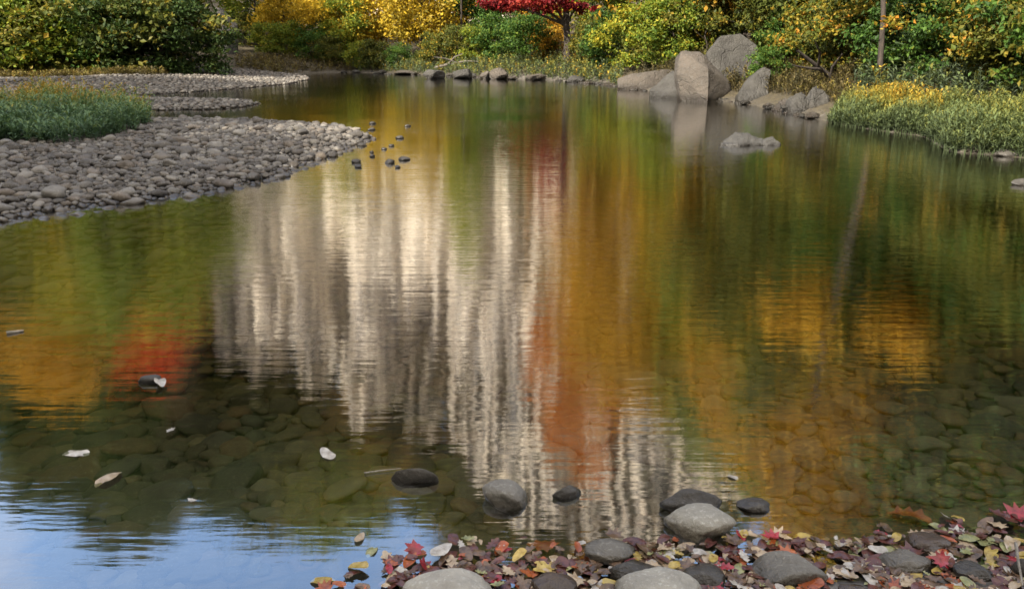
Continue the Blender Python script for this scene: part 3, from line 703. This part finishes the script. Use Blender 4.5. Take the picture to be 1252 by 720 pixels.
# river bed stones
cand = []
for r0, n in ((0.16, 90), (0.12, 700), (0.09, 3500), (0.068, 9000), (0.048, 14000)):
    for _ in range(n):
        y = 1.9 + 9 * rng.uniform(0, 1) ** 1.3; x = rng.uniform(-0.85, 0.85) * y
        cand.append((x, y, r0 * rng.uniform(0.8, 1.25)))
ds = sdist(np.array([c_[0] for c_ in cand]), np.array([c_[1] for c_ in cand]))
hs = height(np.array([c_[0] for c_ in cand]), np.array([c_[1] for c_ in cand]))
cand = [c_ for c_, d_, h_ in zip(cand, ds, hs) if d_ > 0.1 and -h_ > 0.75 * c_[2] + 0.035]
bedp = darts(cand, 0.60)
def lab_bed(u, v, r_, i):
    size = 'large' if r_ > 0.115 else 'medium' if r_ > 0.088 else 'small'
    zone = 'under the dark mirrored hillside at lower left' if u < 420 and v < 610 else 'under the mirrored blue sky' if u < 520 and v >= 610 else 'under the mirrored cliff' if u < 860 else 'in the shallows right of the pale foreground stone'
    return f'{size} brown submerged stone {zone}'
scatter(bedp, 300, M_BED, M_BEDS, 'submerged_stone', 'submerged stone', lab_bed, 'riverbed_stones', sink=0.14, flat=0.62)

# ------------------------------------------------------------------ foreground stones, by the box each one fills
FG = []
def fg(u0, v0, u1, v1, mat, label, seed, dep=0.72, rz=0.0, cuts=6, name='stone', hk=1.0, lump=0.16, tilt=0.0):
    uc, vc = (u0 + u1) / 2, (v0 + v1) / 2
    p = ground(uc, v1 - 0.25 * (v1 - v0)); D = fwd(p)
    W_ = (u1 - u0) * D / F; A_ = (v1 - v0) * D / F
    el = math.atan2(H_EYE, p.y); dd = dep * W_
    Hh = max(0.28 * W_, (A_ - dd * math.sin(el) * 0.75) / math.cos(el)) * hk
    p = ground(uc, vc, Hh * 0.3)
    v, f = stone_verts(seed, 5, cuts=cuts, lump=lump, fine=0.034)
    v = v / np.abs(v).max(0)
    v = v * np.array([W_ / 2, dd / 2, Hh * 0.8])
    o = link(name, arr_mesh('stone', v, f, smooth=True), mat)
    o.location = (p.x, p.y, Hh * 0.2); o.rotation_euler = (0, tilt, rz)
    tag(o, label, 'stone'); FG.append((p.x, p.y, W_ / 2, dd / 2)); return o
fg(812, 618, 902, 657, M_PALE, 'pale grey speckled stone with a dark wet foot beside the leaves', 1, rz=-0.12, cuts=4)
fg(803, 601, 883, 625, M_DARK, 'flat dark stone just behind the pale speckled stone', 2, dep=0.5)
fg(900, 608, 941, 627, M_DARK, 'small dark wet stone alone in the water right of the pale stone', 3, dep=0.6, cuts=9)
fg(588, 586, 648, 622, M_GREY, 'dark oval stone standing alone in the water with a bright rim', 4, dep=0.65, rz=-0.35, cuts=3, tilt=0.25)
fg(672, 594, 712, 611, M_DARK, 'low slim stone barely above water right of the oval stone', 5, dep=0.35, rz=0.3)
fg(478, 578, 542, 588, M_DARK, 'long flat dark stone lying level with the water', 6, dep=0.16, cuts=8)
fg(713, 657, 778, 691, M_GREY, 'grey rounded stone at the back edge of the leaf litter', 7, cuts=5)
fg(742, 684, 808, 713, M_DARK, 'dark low stone in front of the grey rounded stone', 8)
fg(750, 698, 862, 748, M_PALE, 'big pale speckled stone cut by the bottom edge in the middle', 9, cuts=3)
fg(488, 701, 608, 750, M_PALE, 'big pale smooth stone cut by the bottom edge at left', 10, cuts=3)
fg(830, 690, 890, 719, M_DARK, 'dark angular stone between two pale stones at the bottom', 11, cuts=9)
fg(918, 677, 1010, 716, M_GREY, 'large grey stone with a flat pale top among the leaves', 12, cuts=5)
fg(648, 700, 706, 728, M_BRN, 'brown stone at the bottom edge beside a red leaf', 13)
fg(1077, 670, 1137, 700, M_GREY, 'grey oval stone among red leaves at right', 14)
fg(1104, 650, 1160, 677, M_BRN, 'reddish brown stone behind the grey oval stone', 15)
fg(1164, 686, 1216, 712, M_DARK, 'dark round stone near the lower right corner', 16)
fg(1022, 712, 1060, 732, M_BRN, 'small purple-brown stone at the bottom edge', 17)
fg(1236, 680, 1275, 712, M_DARK, 'dark stone cut by the right edge behind a twig', 18)
fg(1215, 183, 1256, 194, M_DARK, 'dark flat stone in the water before the right grass', 19, dep=0.5, hk=0.7)
fg(1235, 217, 1275, 230, M_DARK, 'dark stone cut by the right edge in the water', 20, dep=0.5, hk=0.7)

# ------------------------------------------------------------------ boulders on the right and far bank
def boulder(u0, v0, u1, v1, mat, label, seed, dep=0.8, rz=0.0, cuts=9, tilt=0.0, tx=0.0, zb=0.0, name='boulder', cutd=(0.5, 0.85), D=None):
    p = ground((u0 + u1) / 2, v1, zb); D_ = fwd(p) if D is None else D
    if D is not None: p = at((u0 + u1) / 2, v1, D)
    W_ = (u1 - u0) * D_ / F; Hh = (v1 - v0) * D_ / F * 1.02; dd = dep * W_
    v, f = stone_verts(seed, 5, cuts=cuts, lump=0.14, fine=0.035, cutd=cutd)
    M_ = rmat(rz, tx, tilt); v = (v * np.array([1, 1, 1.0])) @ M_.T
    v = v / np.abs(v).max(0) * np.array([W_ / 2, dd / 2, Hh * 0.62])
    o = link(name, arr_mesh('boulder', v, f, smooth=True), mat); o.location = (p.x, p.y + dd * 0.42, p.z + Hh * 0.38)
    tag(o, label, 'boulder'); return o
for u0, v0, u1, v1, mt, lb in ((516, 84, 545, 97, 0, 'dark rock at the far waterline under the yellow tree'), (552, 83, 578, 96.5, 0, 'dark rock under driftwood at the far waterline'), (586, 87, 602, 97, 1, 'small pale rock at the far waterline'), (598, 84, 622, 97.5, 1, 'broad pale rock at the far waterline'), (638, 91, 668, 98.5, 1, 'pale low rock under the crimson tree'), (690, 93, 716, 101, 0, 'dark flat rock at the far waterline below the dark red tree trunk'), (480, 86, 512, 92, 1, 'long pale rock at the far waterline beside the yellow tree')):
    boulder(u0, v0, u1, v1, (M_BOUD, M_BOUL)[mt], lb, int(u0), name='boulder', dep=1.0)
boulder(243, 18, 292, 90, M_BOUD, 'bluish grey rock face standing in the gap between the woods', 80, dep=0.5, D=56, cuts=12)
def hull_rock(pts, D0, mat, label, seed, thick=1.2, name='boulder', rough=0.075):
    import bmesh
    bm = bmesh.new(); P0 = [at(u, v, D0 + dy) for u, v, dy in pts]
    c0 = sum(P0, Vector()) / len(P0)
    for p in P0: bm.verts.new(p - c0)
    for p in P0:
        q = p - c0; bm.verts.new((q.x * 0.8, q.y + thick, q.z * 0.85 - (0.1 if q.z > 0 else 0.3))); 
        if q.z < 0: bm.verts.new((q.x, q.y, q.z - 0.35))
    bmesh.ops.convex_hull(bm, input=bm.verts)
    bmesh.ops.delete(bm, geom=[v for v in bm.verts if not v.link_faces], context='VERTS')
    for _ in range(4):
        bmesh.ops.subdivide_edges(bm, edges=bm.edges[:], cuts=1, use_grid_fill=True); bmesh.ops.triangulate(bm, faces=bm.faces[:])
        if _ == 2: bmesh.ops.smooth_vert(bm, verts=bm.verts[:], factor=0.3, use_axis_x=True, use_axis_y=True, use_axis_z=True)
    bm.normal_update(); off = Vector((seed * 3.1, seed, 2)); kf = 1.1 / max(0.2, max(v.co.length for v in bm.verts))
    for v in bm.verts:
        p = v.co * kf + off
        v.co += v.normal * rough * min(1 / kf, 0.62) * (1.6 * mnoise.noise(p * 1.1) + 1.0 * mnoise.noise(p * 2.7) + 0.5 * mnoise.noise(p * 7) + 0.3 * mnoise.noise(p * 15) - 0.8 * abs(mnoise.noise(Vector((p.x * 1.2, p.y * 1.2, p.z * 4.5)))))
    for f in bm.faces: f.smooth = True
    me = bpy.data.meshes.new('boulder'); bm.to_mesh(me); bm.free()
    me.set_sharp_from_angle(angle=R(32))
    o = link(name, me, mat); o.location = c0; tag(o, label, 'boulder'); return o
Dm = ground(865, 124).y
hull_rock([(831, 62, .7), (838, 59, .9), (856, 63, .8), (862, 74, .35), (828, 90, .3), (834, 118, .1), (842, 123.5, .1), (866, 124.8, -.7), (894, 122, 1.1), (901, 108, 1.2), (866, 84, -.35)], Dm, M_BOUL, 'large wedge-shaped boulder standing in the water', 43, 1.3)
hull_rock([(864, 66, .2), (882, 45, .6), (906, 40, .9), (926, 55, .7), (931, 84, .4), (904, 108, 0), (872, 86, 0), (884, 110, .1)], Dm + 1.6, M_BOUD, 'big grey boulder behind the wedge-shaped boulder', 44, 1.4)
Ds = ground(790, 110).y
hull_rock([(755, 96, .3), (755, 107.5, 0), (794, 111, -.3), (826, 108, .2), (824, 84, .7), (800, 89, .2), (774, 91, .1)], Ds, M_BOUL, 'sunlit reddish slab lying at the waterline left of the boulders', 41, 1.4)
Dk = ground(820, 121).y
hull_rock([(794, 108, .6), (822, 87, .6), (829, 88, .5), (837, 108, .1), (839, 122.5, 0), (808, 119, .2)], Dk, M_BOUD, 'dark slanting rock leaning against the large boulder', 42, 0.8)
De = ground(920, 127).y
hull_rock([(900, 122, .1), (904, 112, .4), (934, 82, 1.2), (942, 85, 1.2), (941, 122, .3), (924, 128, 0)], De, M_BOUD, 'mossy slanted slab at the waterline right of the large boulder', 45, 0.9)
Dr = ground(910, 178).y
hull_rock([(879, 177, 0), (890, 170, .1), (900, 162, .2), (914, 160.5, .25), (928, 167, .2), (940, 176.5, .1), (905, 179, -.1)], Dr, M_BOUW, 'flat grey rock lying alone out in the river', 49, 0.45, rough=0.06).scale.z = 0.8
hull_rock([(930, 177, 0), (934, 171, .1), (943, 167.5, .1), (952, 173, .1), (955, 177, .05)], Dr, M_BOUW, 'small stone touching the flat grey rock in the river', 50, 0.2, rough=0.05)
for k, (u0, v0, u1, v1, mt) in enumerate(((946, 118, 972, 137, 1), (964, 112, 990, 141, 0), (984, 104, 1014, 147, 0), (1004, 100, 1036, 130, 0))):
    Dq = ground((u0 + u1) / 2, min(v1, 140)).y; q = random.Random(k)
    hull_rock([(u0, v1 - 3, .2), (u0 + (u1 - u0) * q.uniform(.1, .3), v0 + q.uniform(2, 8), .4), (u0 + (u1 - u0) * q.uniform(.5, .7), v0, .6), (u1, v0 + (v1 - v0) * q.uniform(.3, .6), .5), (u1 - 2, v1 - 1, .2), ((u0 + u1) / 2, v1, 0)], Dq, (M_BOUD, M_BOUL)[mt], ['small pale rock at the waterline beside the mossy slab', 'dark rock second right of the mossy slab', 'dark broken rock below the fallen branches', 'dark rock beside the left end of the right grass'][k], 46 + k, 0.5)
# small rocks along the far waterline
for k in range(80):
    u = random.uniform(400, 1010); seg = [(400, 89), (470, 90), (560, 94.5), (680, 99), (740, 103.5), (830, 120), (900, 125.5), (950, 135.5), (1012, 150)]
    v = np.interp(u, [a for a, b in seg], [b for a, b in seg]); p = ground(u, v + random.uniform(-.4, .8)); r_ = random.uniform(.12, .34) * (0.6 if u > 830 else 1)
    o = link('rock', STONE_ME[k % 14][2], M_BOUD if k % 3 else M_BOUL); o.location = (p.x, p.y + random.uniform(-.1, .9), random.uniform(-.03, .12)); o.rotation_euler = (0, 0, k * 2.1); o.scale = (r_, r_, r_ * .8)
    lb = 'small rock scattered along the far waterline' if u < 830 else 'small dark rock at the foot of the right bank'; tag(o, lb, 'rock', lb)
# fallen branches
BARK3 = bark('weathered_grey_wood', (.06, .052, .042), (.17, .15, .125))
def driftwood(pts, r0, mat, label, name='driftwood'):
    T = Tubes()
    for seq, rr_ in pts: T.add(seq, [rr_ * (1 - 0.7 * i / (len(seq) - 1)) for i in range(len(seq))], 7)
    o = link(name, T.mesh('driftwood'), mat); tag(o, label, 'driftwood'); return o
driftwood([([at(532, 83, 48), at(548, 79, 47.6), at(570, 75, 47.3), at(590, 76, 47)], 0.09), ([at(548, 79, 47.6), at(556, 70, 47.2), at(566, 66, 47)], 0.07), ([at(560, 78, 47.4), at(545, 72, 47), at(530, 70, 46.6)], 0.06)], 0.1, BARK3, 'bare grey driftwood log lying at the far waterline')
driftwood([([at(1022, 106, 22.5), at(1012, 92, 22.3), at(995, 78, 22), at(975, 62, 21.6)], 0.10), ([at(1016, 98, 22.4), at(1018, 82, 22), at(1030, 66, 21.6)], 0.06), ([at(1004, 85, 22.1), at(990, 84, 21.7), at(968, 80, 21.2)], 0.05), ([at(1000, 81, 22), at(1003, 66, 21.6), at(996, 50, 21.2)], 0.045)], 0.1, BARK, 'bare brown fallen branches above the dark broken rock')
driftwood([([at(905, 116, 25.2), at(925, 98, 25.5), at(944, 82, 26)], 0.07)], 0.07, BARK3, 'straight grey pole leaning on the mossy slab')

# ------------------------------------------------------------------ weeds and grass
def weeds(name, pts, hts, mat, seed, nleaf=11, blade=False, lw=0.02, ll=0.13):
    rs = np.random.default_rng(seed); V, Fc, T = [], [], []; n0 = 0
    for (x, y, z, tone0), h in zip(pts, hts):
        lean = rs.normal(0, 0.16, 2); top = np.array([x + lean[0] * h, y + lean[1] * h, z + h]); b = np.array([x, y, z])
        s = np.array([0.006, 0, 0]); V += [b - s, b + s, top + s * .4, top - s * .4]; Fc.append((n0, n0 + 1, n0 + 2, n0 + 3)); T.append(tone0 * 0.7); n0 += 4
        for k in range(nleaf):
            f_ = 0.15 + 0.85 * (k + rs.uniform(0, .8)) / nleaf; p = b + (top - b) * f_
            an = rs.uniform(0, 6.283); up = rs.uniform(0.3, 1.3) if not blade else rs.uniform(1.0, 2.4)
            d = np.array([math.cos(an), math.sin(an), up]); d /= np.linalg.norm(d)
            l = ll * rs.uniform(0.7, 1.3); sd = np.array([-math.sin(an), math.cos(an), 0]) * lw * rs.uniform(.7, 1.3)
            m1 = p + d * l * 0.5; e = p + d * l + np.array([0, 0, -0.3 * l if not blade else -0.15 * l])
            V += [p, m1 + sd, e, m1 - sd]; Fc.append((n0, n0 + 1, n0 + 2, n0 + 3)); n0 += 4
            T.append(np.clip(tone0 + 0.25 * (f_ - 0.5) + rs.normal(0, 0.1), 0, 1))
    o = link(name, arr_mesh(name, np.array(V), np.array(Fc), T), mat); tag(o, kind='stuff'); return o
WEED = foliage('waterside_weeds', P((.09, .155, .085), (.13, .215, .085), (.22, .25, .055), (.40, .29, .04), (.50, .27, .04)), 0.3)
REED = foliage('bank_grass', P((.075, .10, .06), (.12, .16, .06), (.22, .22, .05), (.42, .30, .04), (.50, .28, .04)), 0.3)
DRY = foliage('dry_undergrowth', P((.05, .05, .025), (.09, .075, .035), (.13, .10, .04), (.18, .16, .04), (.26, .18, .05)), 0.3)
LG = [(-60, 184), (20, 180), (70, 174), (120, 168), (165, 160), (184, 150), (182, 142), (150, 136), (60, 130), (-60, 128)]
pts, hts = [], []
while len(pts) < 2600:
    x, y = rng.uniform(-11, -5.5), rng.uniform(12, 23); u, v, _ = proj((x, y, 0.25))
    if not inpoly(LG, u, v): continue
    back_ = np.clip((y - 14.2) / 3, 0, 1)
    pts.append((x, y, gz(x, y), float(np.clip(0.10 + 0.72 * back_ * rng.uniform(0.4, 1.3) + rng.normal(0, .07), 0, 1)))); hts.append(rng.uniform(0.18, 0.54) * (1 + 0.75 * back_) * (0.85 + 0.6 * mnoise.noise((x * 0.9, y * 0.9, 3))))
weeds('weeds', pts, hts, WEED, 3, nleaf=12, lw=0.016, ll=0.15)
RG = [(1012, 152), (1062, 160), (1130, 168), (1158, 187), (1290, 197), (1290, 150), (1160, 135), (1100, 128), (1030, 128)]
pts, hts = [], []
while len(pts) < 3600:
    x, y = rng.uniform(5.5, 10), rng.uniform(11.5, 21); u, v, _ = proj((x, y, 0.05))
    z = gz(x, y); u, v, _ = proj((x, y, z))
    if not inpoly(RG, u, v) : continue
    e = float(-sdist(np.array([x]), np.array([y]))[0])
    yl = 1.0 if 1040 < u < 1150 and e > 0.5 else 0.35
    pts.append((x, y, z, float(np.clip(0.10 + (0.55 * yl) * np.clip(e / 1.0, 0, 1) * rng.uniform(.5, 1.3), 0, 1)))); hts.append(rng.uniform(0.25, 0.62) * (0.75 + 0.5 * mnoise.noise((x * 1.3, y * 1.3, 0))) * (0.6 if u < 1040 else 1))
weeds('grass', pts, hts, REED, 4, nleaf=13, lw=0.012, ll=0.14)
# low plants along far shore and foot of the left wood
def low_plants(n, u0, u1, D0, D1, e0, e1, h0, h1, mat, seed, lw, ll, mu=0.45):
    pts, hts = [], []
    while len(pts) < n:
        uu = rng.uniform(u0, u1, 400); DD = rng.uniform(D0, D1, 400); xx = (uu - CX) / F * (DD * math.cos(TH) + H_EYE * math.sin(TH))
        ee = -sdist(xx, DD); zz = height(xx, DD)
        for x, D, e, z in zip(xx, DD, ee, zz):
            if e0 < e < e1: pts.append((x, D, z, float(np.clip(rng.normal(mu, .22), 0, 1)))); hts.append(rng.uniform(h0, h1))
    weeds('undergrowth', pts, hts, mat, seed, nleaf=9, lw=lw, ll=ll)
low_plants(1500, -20, 300, 36.5, 41.5, 6, 30, .12, .4, DRY, 5, .03, .2)
low_plants(400, 290, 430, 47, 62, .1, 5, .15, .6, DRY, 6, .035, .2, .35)
low_plants(1900, 430, 760, 34, 62, .05, 5, .15, .75, REED, 16, .035, .2, .24)
low_plants(700, 890, 1040, 19, 28, .9, 4, .15, .5, DRY, 8, .02, .13, .3)
low_plants(900, 760, 1040, 22, 36, .8, 8, .25, .7, DRY, 7, .028, .17, .3)
low_plants(900, 1290, 1750, 8, 20, .3, 7, .25, .6, REED, 18, .025, .16, .2)
low_plants(1500, 1040, 1290, 15, 30, 1.5, 8, .25, .7, REED, 17, .028, .17, .15)

# ------------------------------------------------------------------ fallen leaves
def leaf_shape(kind, rs):
    if kind == 'maple':
        pr = [(0, -.5), (.12, -.42), (.42, -.46), (.34, -.2), (.62, .02), (.36, .08), (.40, .36), (.18, .26), (0, .62), (-.18, .26), (-.40, .36), (-.36, .08), (-.62, .02), (-.34, -.2), (-.42, -.46), (-.12, -.42)]
    elif kind == 'oak':
        pr = [(0, -.6), (.10, -.42), (.26, -.38), (.16, -.2), (.36, -.08), (.2, .06), (.34, .24), (.16, .34), (.12, .52), (0, .6), (-.12, .52), (-.16, .34), (-.34, .24), (-.2, .06), (-.36, -.08), (-.16, -.2), (-.26, -.38), (-.10, -.42)]
    else:
        pr = [(math.sin(a) * .30 * (1 - 0.25 * math.cos(a)), -math.cos(a) * .58) for a in np.linspace(0, 2 * math.pi, 15)[:-1]]
    pr = np.array(pr); n = len(pr); cu, cv_ = rs.uniform(-.7, .8), rs.uniform(-.4, .6)
    rings = [pr * s for s in (1.0, 0.6, 0.25)]
    V = np.vstack(rings + [np.zeros((1, 2))]); z = cu * V[:, 0] ** 2 + cv_ * V[:, 1] ** 2 + 0.05 * np.sin(V[:, 0] * 9 + 1) * np.cos(V[:, 1] * 7) + 0.10 * np.abs(V[:, 0])
    V = np.column_stack([V, z]); Fc = []
    for r_ in range(2):
        for i in range(n): Fc.append((r_ * n + i, r_ * n + (i + 1) % n, (r_ + 1) * n + (i + 1) % n, (r_ + 1) * n + i))
    for i in range(n): Fc.append((2 * n + i, 2 * n + (i + 1) % n, 3 * n, 3 * n))
    q = [f for f in Fc if f[2] != f[3]]; tr = [f[:3] for f in Fc if f[2] == f[3]]
    me = bpy.data.meshes.new('leaf'); me.from_pydata([tuple(x) for x in V], [], q + tr)
    for p in me.polygons: p.use_smooth = True
    T3 = []
    for f in q: T3 += [(f[0], f[1], f[2]), (f[0], f[2], f[3])]
    return me, V, np.array(T3 + tr)
rs = np.random.default_rng(21)
LS = {k: [leaf_shape(k, rs) for _ in range(4)] for k in ('maple', 'oak', 'oval')}
def leaf_mat(name, a, b, rough=0.3, attr=False):
    m, t, out = new_mat(name); tc = N(t, 'TexCoord'); g = N(t, 'NewGeometry')
    n = noise_(t, g.outputs['Position'], 38, 5, 0.65)
    c = ramp(t, n, [(0.35, a), (0.62, b)])
    d = N(t, 'BsdfPrincipled'); L(t, c, d.inputs['Base Color']); d.inputs['Roughness'].default_value = rough
    L(t, bump_(t, n, 0.5, 0.006), d.inputs['Normal']); L(t, d.outputs[0], out.inputs[0]); return m
LM = dict(
    maroon=leaf_mat('maroon_leaf', (.045, .016, .013), (.12, .042, .032)), red=leaf_mat('red_leaf', (.13, .010, .014), (.32, .026, .034)),
    brown=leaf_mat('brown_leaf', (.05, .030, .018), (.16, .10, .06)), rust=leaf_mat('rust_leaf', (.20, .045, .015), (.36, .10, .03)),
    yellow=leaf_mat('yellow_leaf', (.24, .16, .03), (.44, .33, .09)), pale=leaf_mat('pale_silvery_leaf', (.24, .21, .17), (.48, .45, .40)),
    tan=leaf_mat('tan_leaf', (.24, .17, .10), (.42, .33, .22)), green=leaf_mat('greenish_leaf', (.14, .15, .06), (.30, .29, .13)))
COLS = ['maroon'] * 13 + ['brown'] * 13 + ['tan'] * 6 + ['pale'] * 3 + ['yellow'] * 3 + ['red'] * 2 + ['rust'] * 4 + ['green'] * 3
LIT = [(372, 712), (415, 690), (440, 668), (475, 652), (545, 660), (640, 657), (715, 660), (760, 655), (810, 650), (905, 648), (1000, 646), (1100, 640), (1180, 630), (1256, 622), (1262, 740), (360, 740)]
def on_stone(x, y, k=0.85):
    return any(((x - a) / (k * b)) ** 2 + ((y - c_) / (k * d_)) ** 2 < 1 for a, c_, b, d_ in FG)
spots = []
while len(spots) < 1000:
    u, v = rng.uniform(360, 1262), rng.uniform(620, 740)
    if not inpoly(LIT, u, v): continue
    edge = 0.35 if u < 560 and v < 690 else 1.0
    if u < 470: edge = 0.16
    if not inpoly(LIT, u, v - 14): edge *= 0.45
    if rng.random() > edge: continue
    if 1000 < u < 1075 and v > 700 and rng.random() < .7: continue
    p = ground(u, v, 0.01)
    if on_stone(p.x, p.y) and rng.random() < 0.93: continue
    spots.append((u, v, p.x, p.y))
for _ in range(450):
    x, y = rng.uniform(1.6, 5.5), rng.uniform(1.2, 3.4)
    u, v, zf = proj((x, y, 0.01))
    if (u > 1262 or v > 740) and sdist(np.array([x]), np.array([y]))[0] < 0.45: spots.append((u, v, x, y))
infos = []
for (u, v, x, y) in spots:
    s = rng.uniform(0.022, 0.064) * (1.3 if rng.random() < .2 else 1); infos.append((s / math.hypot(y, 1.6) * (1 if u < 1262 and v < 735 else 0.01), u, v, x, y, s))
infos.sort(reverse=True)
ST = {}
def put_leaf(x, y, z, s, kd, cl, label, group, k, tilt=0.13, name='leaf'):
    o = link(name, LS[kd][k % 4][0], LM[cl]); o.location = (x, y, z); o.scale = (s, s, s)
    o.rotation_euler = (random.gauss(0, tilt), random.gauss(0, tilt), random.uniform(0, 6.28)); tag(o, label, 'leaf', group); return o
LN = dict(maroon='maroon', red='bright red', brown='dark brown', rust='rust orange', yellow='yellow', pale='pale silvery', tan='tan', green='greenish')
for i, (q, u, v, x, y, s) in enumerate(infos):
    kd = random.choice(['maple', 'oak', 'oval', 'oval', 'oval', 'oak', 'oval']); cl = random.choice(COLS)
    gzz = max(gz(x, y), 0.0)
    z = gzz + 0.004 + abs(random.gauss(0, 0.006))
    if i >= 300 and i % 2 == 0: z = max(gz(x, y) + 0.008, -0.035)
    if i < 300:
        zone = 'floating before the mirrored sky' if u < 560 else 'between the two pale bottom stones' if u < 790 else 'around the large grey stone' if u < 1040 else 'among the stones at lower right'
        kn = dict(maple='lobed', oak='ragged', oval='oval')[kd]; lb = f'{LN[cl]} {kn} fallen leaf {zone}'
        put_leaf(x, y, z, s, kd, cl, lb, lb, i)
    else:
        me, V, T3 = LS[random.choice(['oak', 'oval', 'oval'])][i % 4]; M_ = rmat(random.uniform(0, 6.28), random.gauss(0, .13), random.gauss(0, .13))
        a = ST.setdefault(cl, [[], [], 0]); a[0].append((V * s) @ M_.T + np.array([x, y, z])); a[1].append(T3 + a[2]); a[2] += len(V)
# every colour of the litter into one mesh with one slot per colour
V, Fc, MI, n0 = [], [], [], 0
names = list(LM)
for cl, (vs, fs, n) in ST.items():
    vv = np.vstack(vs); ff = np.vstack(fs) + n0; V.append(vv); Fc.append(ff); MI += [names.index(cl)] * len(ff); n0 += len(vv)
me = arr_mesh('leaf_litter', np.vstack(V), np.vstack(Fc), smooth=True)
for nme in names: me.materials.append(LM[nme])
me.polygons.foreach_set('material_index', np.array(MI, np.int32))
o = bpy.data.objects.new('leaf_litter', me); COL.objects.link(o); tag(o, kind='stuff')
# leaves that stand out, and bits afloat
def solo(u, v, s, kd, cl, label, z=0.004, tilt=0.08, k=0):
    p = ground(u, v, z); return put_leaf(p.x, p.y, z, s, kd, cl, label, None, k, tilt)
solo(506, 672, 0.06, 'maple', 'red', 'curled bright red leaf afloat at the left end of the litter', 0.012, 0.4, 1)
solo(520, 693, 0.06, 'maple', 'red', 'red lobed leaf just left of the bottom pale stone', 0.012, 0.4, 2)
solo(645, 699, 0.055, 'maple', 'rust', 'crumpled red-orange leaf above the brown bottom stone', 0.02, 0.4, 3)
solo(942, 656, 0.06, 'maple', 'red', 'crimson pointed leaf behind the large grey stone', 0.02, 0.5, 0)
solo(1150, 684, 0.055, 'maple', 'red', 'vivid pink-red leaf beside the grey oval stone at right', 0.03, 0.5, 1)
solo(1112, 629, 0.13, 'oak', 'rust', 'large rust-red leaf sunk in the shallows at right', -0.03, 0.06, 2)
solo(665, 666, 0.10, 'oak', 'rust', 'rust-red leaf sunk just behind the litter in the middle', -0.015, 0.06, 1)
solo(1160, 633, 0.06, 'oval', 'pale', 'white curled leaf afloat at the right', 0.008, 0.25, 2)
solo(1225, 632, 0.10, 'oak', 'maroon', 'dull red leaf clump afloat near the right edge', 0.012, 0.2, 3)
solo(92, 553, 0.10, 'oval', 'pale', 'slender white leaf afloat at lower left over dark stones', 0.004, 0.08, 0)
solo(133, 585, 0.10, 'oval', 'tan', 'pale tan leaf afloat at lower left over dark stones', 0.004, 0.08, 1)
solo(400, 555, 0.085, 'oval', 'pale', 'white leaf afloat left of the long flat stone', 0.004, 0.08, 2)
solo(895, 582, 0.045, 'oval', 'pale', 'small white leaf afloat behind the flat dark stone', 0.004, 0.05, 3)
solo(209, 526, 0.045, 'oak', 'pale', 'small white scrap of leaf afloat on the dark water', 0.004, 0.1, 0)
solo(235, 611, 0.035, 'oak', 'pale', 'tiny white scrap of leaf afloat near the mirrored sky', 0.004, 0.1, 1)
solo(440, 657, 0.05, 'oval', 'tan', 'brown-edged leaf afloat alone on the mirrored sky, upper one', 0.004, 0.05, 2)
solo(455, 672, 0.055, 'oval', 'green', 'green-brown leaf afloat alone on the mirrored sky, lower one', 0.004, 0.05, 3)
solo(395, 708, 0.07, 'oval', 'yellow', 'yellow leaf afloat at the far left end of the litter', 0.005, 0.1, 0)
solo(733, 672, 0.06, 'oval', 'yellow', 'yellow oval leaf beside the grey rounded stone', 0.02, 0.2, 1)
solo(872, 683, 0.05, 'oval', 'yellow', 'small yellow leaf above the dark angular stone', 0.02, 0.2, 2)
o = fg(170, 456, 199, 472, M_DARK, 'dark pointed stone poking up with a white leaf, far left water', 90, dep=0.5, cuts=10, hk=0.7)
solo(196, 467, 0.09, 'oval', 'pale', 'white leaf stuck on the dark pointed stone at left', 0.02, 0.2, 1)
def twig(pts, r0, mat, label):
    T = Tubes(); T.add(pts, [r0 * (1 - .5 * i / (len(pts) - 1)) for i in range(len(pts))], 6)
    o = link('twig', T.mesh('twig'), mat); tag(o, label, 'twig')
twig([ground(445, 578, .006), ground(466, 575, .006), ground(490, 572.5, .006)], 0.004, BARK2, 'thin pale twig afloat behind the long flat stone')
twig([ground(8, 407, .006), ground(19, 405.5, .006), ground(29, 404, .006)], 0.012, BARK2, 'short white twig afloat at the left edge')
twig([ground(1242, 664, .05), ground(1245, 686, .09), ground(1251, 716, .07)], 0.006, BARK2, 'pale upright twig at the lower right corner')
